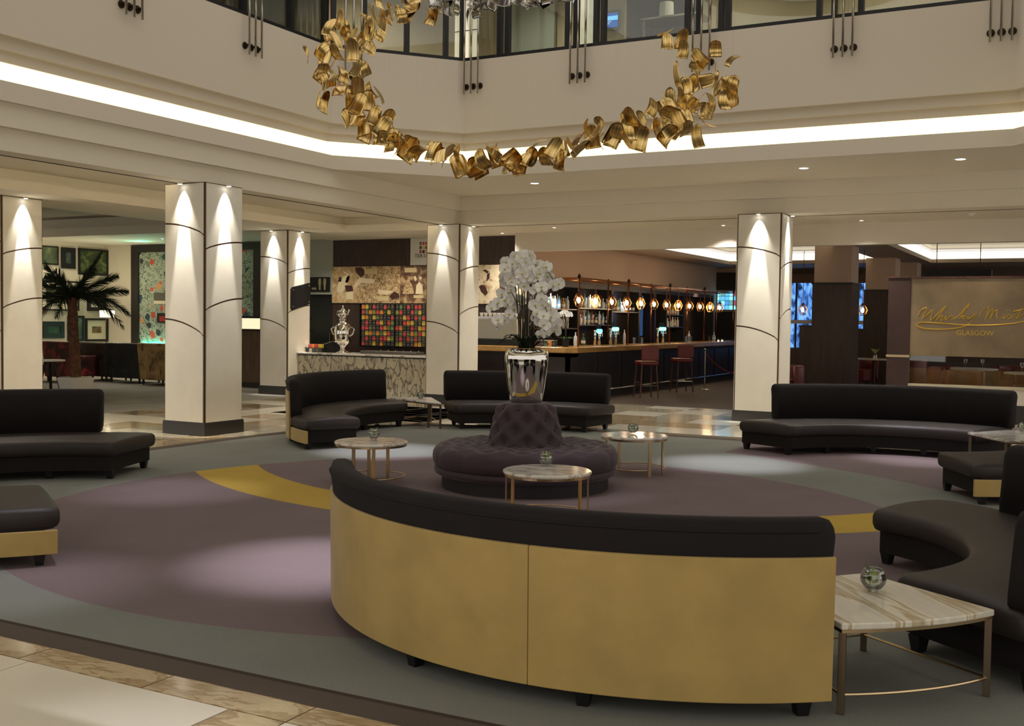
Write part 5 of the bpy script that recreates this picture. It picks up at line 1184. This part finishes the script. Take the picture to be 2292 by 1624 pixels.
STR = [('W', [[(212,405),(235,345),(285,302),(320,290),(318,320),(292,380),(268,432),(330,388),(402,322),(400,352),(382,420),(378,462)]]),
 ('h', [[(378,462),(450,400),(535,310),(580,266),(572,290),(512,370),(445,470)], [(455,455),(495,420),(532,395),(534,410),(508,462),(530,460)]]),
 ('i', [[(530,460),(588,405),(572,448),(588,452)], [(632,360),(640,352)]]), ('s', [[(588,452),(650,402),(672,404),(690,420),(680,440),(652,444)]]),
 ('k', [[(690,440),(765,395),(850,290),(900,235),(888,268),(830,340),(765,442)], [(775,425),(822,395),(836,404),(800,420),(825,442),(850,435)]]),
 ('y', [[(850,435),(893,400),(878,438),(902,440),(988,376),(985,395),(930,470),(870,527)]]),
 ('M', [[(1052,412),(1044,385),(1078,332),(1150,282),(1158,295),(1132,400),(1108,466)], [(1118,440),(1178,342),(1216,306),(1218,320),(1194,400),(1184,452)], [(1190,430),(1238,342),(1272,320),(1272,345),(1262,400),(1285,432)]]),
 ('i', [[(1325,440),(1372,390),(1355,432),(1378,435)], [(1402,327),(1410,322)], [(1436,327),(1444,322)]]), ('s', [[(1378,435),(1434,384),(1452,388),(1466,402),(1450,436),(1420,441)]]),
 ('t', [[(1466,430),(1525,378),(1592,318),(1565,380),(1532,428),(1560,434),(1640,370),(1700,330)], [(1490,346),(1560,327),(1660,306)]]),
 ('swash', [[(870,527),(780,556),(650,576),(480,582),(300,572),(206,545),(192,518),(232,492),(330,487),(500,500),(700,515),(900,525),(1100,526),(1300,520),(1450,508),(1560,493),(1680,468)]])]
for nm, ss in STR:
    mb = MB()
    for s_ in ss: mb.tube([zp(x, y) for x, y in [(v.x, v.y) for v in spline([(x, y, 0) for x, y in s_])]], .009 if nm != 'swash' else .012, 5)
    mb.build('script_letter' if nm != 'swash' else 'swash_line', GINK, sg, smooth=True)
p = zp(720, 658); text('GLASGOW', .105, (p.x, SY+.017, p.z), GINK, sg); p2 = zp(1225, 658)
_l = [o for o in sg.children if o.name.startswith('lettering')][0]; _l.scale = ((p2.x-p.x)/_l.dimensions.x,)*2+(1,)
pj = empty('screen_case', (-1.9, 21.4, 2.7), 'long black projector screen case hanging behind the top of the restaurant sign', 'screen case')
a, b = PY(2070, 612, 21.4), PY(2220, 612, 21.4); MB().box((a.x, 21.35, a.z-.06), (b.x, 21.5, a.z+.06)).build('case', BLACK, pj)
for x in (a.x+.2, b.x-.2): MB().tube([(x, 21.42, a.z+.06), (x, 21.42, 3.40)], .008, 6).build('hanger', BLACK, pj)
spot((-1.6, 18.6, 3.3), (-1.7, 19.5, 1.7), 30, 80, (1, .85, .65), .9, .05)
# ================================================================== LEFT LOUNGE
XW = -22.6
def pic(u0, v0, u1, v1, label, matc, printm, fw=.05, mw=.0):
    um, vm = (u0+u1)/2, (v0+v1)/2
    ya, yb = PX(u0, vm, XW).y, PX(u1, vm, XW).y; zt, zb = PX(um, v0, XW).z, PX(um, v1, XW).z
    e = empty('picture_frame', (XW, (ya+yb)/2, zb), label, 'picture', 'pictures on the lounge wall')
    fr = MB()
    for a in ((ya, zb, yb, zb+fw), (ya, zt-fw, yb, zt), (ya, zb+fw, ya+fw, zt-fw), (yb-fw, zb+fw, yb, zt-fw)): fr.box((XW+.003, a[0], a[1]), (XW+.045, a[2], a[3]))
    fr.build('frame', BLACKFR, e)
    if mw:
        MB().box((XW+.003, ya+fw, zb+fw), (XW+.018, yb-fw, zt-fw)).build('mount', matc, e)
    MB().box((XW+.003, ya+fw+mw, zb+fw+mw), (XW+.021, yb-fw-mw, zt-fw-mw)).build('print', printm, e)
PR = [sepia('paint_%d' % i, *c) for i, c in enumerate([(S(34, 44, 34), S(80, 92, 66), S(150, 150, 112), 2.2, 1.0), (S(24, 34, 36), S(54, 70, 66), S(110, 120, 104), 3, 1.2), (S(24, 32, 20), S(56, 70, 38), S(104, 118, 66), 3.6, 1.5), (S(40, 44, 28), S(84, 84, 52), S(130, 122, 84), 1.2, 1.5), (S(52, 60, 34), S(120, 116, 70), S(190, 182, 130), 2, 2), (S(20, 32, 24), S(46, 78, 52), S(120, 126, 100), 2.2, .8), (S(30, 40, 42), S(70, 96, 82), S(160, 166, 146), 2.4, 1), (S(70, 58, 36), S(122, 104, 66), S(160, 142, 98), 3.5, 1.5)])]
MNT = mat('mount_cream', S(228, 218, 188), .7)
pic(88, 550, 129, 592, 'thin framed landscape print beside the left column, top row', MNT, PR[0], .03)
pic(136, 554, 167, 601, 'small dark framed picture in the top row left of the palm fronds', MNT, PR[1], .12)
pic(174, 557, 241, 616, 'large green landscape painting behind the palm fronds', MNT, PR[2], .05)
pic(88, 628, 175, 695, 'large cream mounted picture behind the palm crown', MNT, PR[3], .04, .14)
pic(194, 654, 235, 696, 'dark framed picture with white mount right above the lamp', WHITEP, PR[4], .10, .14)
pic(95, 719, 142, 756, 'low dark framed green picture beside the left column', MNT, PR[5], .12)
pic(150, 706, 187, 763, 'tall thin framed green picture behind the palm trunk', MNT, PR[6], .06)
pic(190, 712, 240, 763, 'wide cream mounted brown map picture behind the lamp pole', MNT, PR[7], .05, .16)
# wallpaper panel with dark frame on the back wall
wpm = bpy.data.materials.new('floral_wallpaper'); wpm.use_nodes = True; nt = wpm.node_tree; b = nt.nodes['Principled BSDF']; b.inputs['Roughness'].default_value = .6; L = nt.links.new
tc = nd(nt, 'TexCoord')
v1 = nd(nt, 'TexVoronoi'); v1.inputs['Scale'].default_value = 3.4; L(tc.outputs['Object'], v1.inputs['Vector'])
nz = nd(nt, 'TexNoise'); nz.inputs['Scale'].default_value = 14; nz.inputs['Distortion'].default_value = 1.5; L(tc.outputs['Object'], nz.inputs['Vector'])
rb_ = ramp(nt, [(.40, S(84, 100, 84)), (.47, S(160, 172, 150)), (.6, S(178, 184, 166))]); L(nz.outputs['Fac'], rb_.inputs[0])
sp = nd(nt, 'SeparateColor'); L(v1.outputs['Color'], sp.inputs[0])
rc = ramp(nt, [(0, S(206, 88, 62)), (.3, S(214, 100, 92)), (.42, S(44, 74, 88)), (.62, S(52, 60, 64)), (.8, S(222, 150, 96)), (.9, S(150, 160, 140))], 'CONSTANT'); L(sp.outputs[0], rc.inputs[0])
lt = nd(nt, 'Math', operation='LESS_THAN'); lt.inputs[1].default_value = .24
ad = nd(nt, 'Math', operation='MULTIPLY_ADD'); ad.inputs[1].default_value = .22; L(nz.outputs['Fac'], ad.inputs[0]); L(v1.outputs['Distance'], ad.inputs[2])
L(ad.outputs[0], lt.inputs[0]); lt.inputs[1].default_value = .40
mx = nd(nt, 'Mix', data_type='RGBA'); L(lt.outputs[0], mx.inputs[0]); L(rb_.outputs[0], mx.inputs[6]); L(rc.outputs[0], mx.inputs[7]); L(mx.outputs[2], b.inputs['Base Color'])
fx0 = PY(295, 650, 19.96).x; fx1 = -17.35
fp = empty('wallpaper_panel', ((fx0+fx1)/2, 19.98, .8), 'tall floral wallpaper panel in a wide dark frame behind the columns', 'wall panel')
FW = .26
MB().box((fx0, 19.93, .80), (fx0+FW, 19.999, 3.36)).build('frame_side', mat('frame_ebony', S(40, 36, 32), .4), fp); MB().box((fx1-FW, 19.93, .80), (fx1, 19.999, 3.36)).build('frame_side', MATS['frame_ebony'], fp)
MB().box((fx0+FW, 19.93, 3.18), (fx1-FW, 19.999, 3.36)).build('frame_top', MATS['frame_ebony'], fp)
wx0, wx1 = fx0+FW, fx1-FW
P = [(wx0+.14, .86), (wx1-.14, .86), (wx1, 1.0), (wx1, 3.18), (wx0, 3.18), (wx0, 1.0)]
MB().add([(x, 19.97, z) for x, z in P]+[(x, 19.999, z) for x, z in P], [tuple(range(6)), tuple(range(6, 12))]+[(i, (i+1) % 6, 6+(i+1) % 6, 6+i) for i in range(6)]).build('wallpaper', wpm, fp)
MB().box((wx0, 19.90, .80), (wx1, 19.999, .86)).build('frame_bottom', MATS['frame_ebony'], fp)
MB().box((wx0+.1, 19.925, .862), (wx1-.1, 19.945, .872)).build('light_strip', emis('teal_strip', (.08, .85, .62, 1), 26), fp)
for x in (-20.6, -18.8): spot((x, 19.3, 3.1), (x+.2, 18.9, 3.4), 12, 150, (.2, 1, .7), 1, .05)
pf = empty('small_picture', (-19.3, 19.95, 1.6), 'small dark framed red picture hung on the floral wallpaper', 'picture')
a, b_ = PY(352, 700, 19.95), PY(378, 722, 19.95)
MB().box((a.x, 19.94, b_.z), (b_.x, 19.968, a.z)).build('frame', BLACKFR, pf); MB().box((a.x+.09, 19.93, b_.z+.03), (b_.x-.05, 19.94, a.z-.08)).build('print', mat('print_red', S(170, 50, 50), .6), pf)
pf = empty('small_picture', (-19.3, 19.95, 2.2), 'grey picture with pale lower margin hung on the floral wallpaper', 'picture')
a, b_ = PY(345, 655, 19.95), PY(378, 680, 19.95)
MB().box((a.x, 19.94, b_.z), (b_.x, 19.968, a.z)).build('board', mat('print_grey', S(92, 88, 74), .6), pf); MB().box((a.x, 19.935, b_.z), (b_.x, 19.94, b_.z+.08)).build('margin', MNT, pf)
spot((-21.9, 16.5, 3.3), (-22.6, 18.2, 2.0), 120, 95, (1, .9, .7), .9, .1)
# floor lamp
lp = PY(240, 702, 18.7); fl = empty('floor_lamp', (lp.x, 18.7, .003), 'floor lamp with a glowing cream drum shade beside the wall pictures', 'lamp')
MB().lathe([(.17, lp.z-.085), (.175, lp.z+.085)], 28, (lp.x, 18.7, 0), cap=False).build('shade', emis('shade_glow', (1, .93, .62, 1), 1.5), fl, smooth=True)
MB().tube([(lp.x-.04, 18.7, .02), (lp.x-.04, 18.7, lp.z)], .01, 8).build('pole', DKBRONZE, fl); MB().cyl((lp.x-.04, 18.7), .14, .004, .02, 20).build('base', DKBRONZE, fl)
l = bpy.data.lights.new('floor_lamp_light', 'POINT'); l.energy = 40; l.color = (1, .85, .6); l.shadow_soft_size = .1; lo = bpy.data.objects.new('floor_lamp_light', l); COL.objects.link(lo); lo.location = (lp.x, 18.7, lp.z+.02)
# armchairs seen from behind
def armchair(u0, u1, vt, vb, y, m, label, slant=.06, dep=.75):
    a, b = PY(u0, (vt+vb)/2, y).x, PY(u1, (vt+vb)/2, y).x; zt = PY((u0+u1)/2, vt, y).z
    e = empty('lounge_armchair', ((a+b)/2, y+dep/2, .003), label, 'armchair', 'lounge armchairs seen from behind')
    s = slant
    MB().add([(a+s, y+.02, .12), (b-s, y+.02, .12), (b-s, y+.16, .12), (a+s, y+.16, .12), (a, y-.04, zt), (b, y-.04, zt), (b, y+.10, zt), (a, y+.10, zt)], [(0,3,2,1),(4,5,6,7),(0,1,5,4),(1,2,6,5),(2,3,7,6),(3,0,4,7)]).build('backrest', m, e, bevel=.03, seg=2)
    MB().box((a+s, y+.16, .14), (b-s, y+dep, .45)).build('seat', m, e, bevel=.03)
    for q in (a+s, b-s-.12): MB().box((q, y+.16, .40), (q+.12, y+dep, .62)).build('arm', m, e, bevel=.02)
    for q in (a+s+.06, b-s-.06):
        for yy in (y+.08, y+dep-.08): MB().cyl((q, yy), .02, .004, .14, 8, .03).build('leg', BLACKLEG, e)
NAVY = sepia('navy_weave', S(14, 17, 20), S(26, 30, 34), S(40, 40, 38), 5, 1); BRN = sepia('dark_floral', S(20, 17, 16), S(38, 30, 26), S(64, 42, 32), 4, 1.4); REDF = sepia('red_floral', S(30, 18, 16), S(70, 26, 24), S(150, 44, 44), 3.2, 1.4)
GLDF = sepia('gold_floral', S(46, 34, 26), S(150, 120, 74), S(176, 146, 96), 5, .8, 4, .42)
armchair(308, 385, 768, 850, 17.75, GLDF, 'gold armchair with dark floral pattern beside the large left column', .04)
armchair(236, 314, 767, 850, 17.9, NAVY, 'navy armchair seen from behind right of the palm', .05)
armchair(172, 238, 766, 850, 18.0, BRN, 'dark floral armchair seen from behind just right of the palm trunk', .03)
armchair(96, 160, 764, 845, 17.2, REDF, 'red floral armchair left of the palm trunk', .02)
tq = PZ(112, 872, 0); sd = empty('side_table', (tq.x, tq.y, .003), 'dark legged side table with pale top beside the left column', 'table')
MB().cyl((tq.x, tq.y), .30, .60, .63, 24).build('top', WHITEP, sd)
for k in range(3):
    a = k*2.1+.3; MB().tube([(tq.x+.24*math.cos(a), tq.y+.24*math.sin(a), .004), (tq.x+.10*math.cos(a), tq.y+.10*math.sin(a), .60)], .03, 7).build('leg', BLACKLEG, sd)
# counter seen between the columns
dc = empty('buffet_counter', (-16.6, 18.8, 0), 'brown buffet counter with a lit glass shelf between two columns', 'counter')
za, zb2 = PY(562, 740, 18.6).z, PY(562, 712, 18.6).z
MB().box((-17.2, 18.6, .003), (-15.3, 19.2, za)).build('body', wood('buffet_brown', S(96, 74, 56), S(120, 94, 72), .5), dc); MB().box((-17.25, 18.55, za), (-15.25, 19.25, za+.04)).build('top', DARKPANEL, dc)
MB().box((-17.2, 18.7, za+.04), (-15.3, 19.1, zb2)).build('glow_box', mat('glow_glass', S(230, 214, 168), .3, emit=(1, .85, .55, 1), es=.7), dc); MB().box((-17.25, 18.6, zb2), (-15.25, 19.2, zb2+.05)).build('lid', DARKPANEL, dc)
MB().box((-17.2, 18.58, .004), (-15.3, 18.6, .12)).build('kick', SKIRT, dc)
# palm
PXc, PYc = -17.9, 15.04
pt = empty('palm_planter', (PXc, PYc, .003), 'square white tapered planter holding the palm', 'planter')
def fr4(h0, h1, s0, s1): return [(PXc+i*s0, PYc+j*s0, h0) for i, j in ((-1,-1),(1,-1),(1,1),(-1,1))]+[(PXc+i*s1, PYc+j*s1, h1) for i, j in ((-1,-1),(1,-1),(1,1),(-1,1))]
MB().add(fr4(.004, .32, .20, .255), [(3,2,1,0),(4,5,6,7),(0,1,5,4),(1,2,6,5),(2,3,7,6),(3,0,4,7)]).build('pot', WHITEP, pt, bevel=.015)
MB().box((PXc-.22, PYc-.22, .318), (PXc+.22, PYc+.22, .335)).build('pebbles', mat('pebbles', S(190, 186, 176), .7, bump=.6, bscale=40), pt)
pm = empty('palm_tree', (PXc, PYc, .336), 'tall palm with shaggy brown trunk and dark arching fronds', 'palm')
tr_ = []
for i in range(25):
    t = i/24; tr_.append(((.105-.02*t)*(1+.10*(i % 2))+.03*max(0, t-.9)*10*.5, .337+1.58*t))
ax = lambda z: PXc-.10*((z-.33)/1.6)
tm = MB().lathe([(.001, .337)]+tr_+[(.001, 1.93)], 14, (PXc, PYc, 0), cap=False)
tm.v = [Vector((p.x-.10*(p.z-.337)/1.6, p.y, p.z)) for p in tm.v]
tm.build('trunk', mat('palm_bark', S(104, 68, 48), .9, var=.35, vscale=14, bump=.9, bscale=30), pm)
crown = Vector((PXc-.10, PYc, 1.93)); rp_ = random.Random(12)
vr = sideR
def frond(az, elev, Lf, droop, w0=.27):
    d = Vector((math.cos(az), math.sin(az), 0)); mb = MB(); sp = []
    for i in range(13):
        t = i/12; sp.append(crown+d*(Lf*t*math.cos(elev)*(1-.12*t))+Vector((0, 0, Lf*(math.sin(elev)*t-droop*t*t))))
    mb.tube(sp, .012, 5, .003); s_ = Vector((-d.y, d.x, 0))
    for i in range(2, 64):
        t = i/64; f = t*12; k = int(f); P = sp[k].lerp(sp[min(k+1, 12)], f-k); T = (sp[min(k+1, 12)]-sp[k]).normalized()
        L = w0*(math.sin(math.pi*min(1, t*.9+.12))**.6)*1.1
        for sg_ in (-1, 1):
            tip = P+T*(L*.9)+s_*(sg_*L*.45*rp_.choice((-1, 1)))+Vector((0, 0, sg_*L*.42-.15*L*rp_.random())); wv = T*.020
            mb.add([P-wv, P+wv, tip], [(0, 1, 2)])
    mb.build('frond', PALMG, pm, fixn=False)
for (a, e, Lf, dr) in ((.35, 1.02, 1.25, .10), (.55, .62, 1.25, .22), (.25, .30, 1.30, .20), (.6, .20, 1.35, .48), (-.1, .12, 1.30, .62), (2.6, .85, 1.0, .2), (3.1, .55, 1.2, .3), (3.5, .25, 1.2, .45), (2.9, .1, 1.1, .6), (4.4, .7, 1.1, .3), (5.2, .55, 1.1, .35), (4.8, .15, 1.0, .6), (1.4, .8, 1.2, .25), (1.9, .45, 1.1, .4), (5.8, .4, 1.1, .55), (0.9, .9, .9, .1), (3.9, .9, 1.0, .15)):
    frond(a+.45, e, Lf, dr)
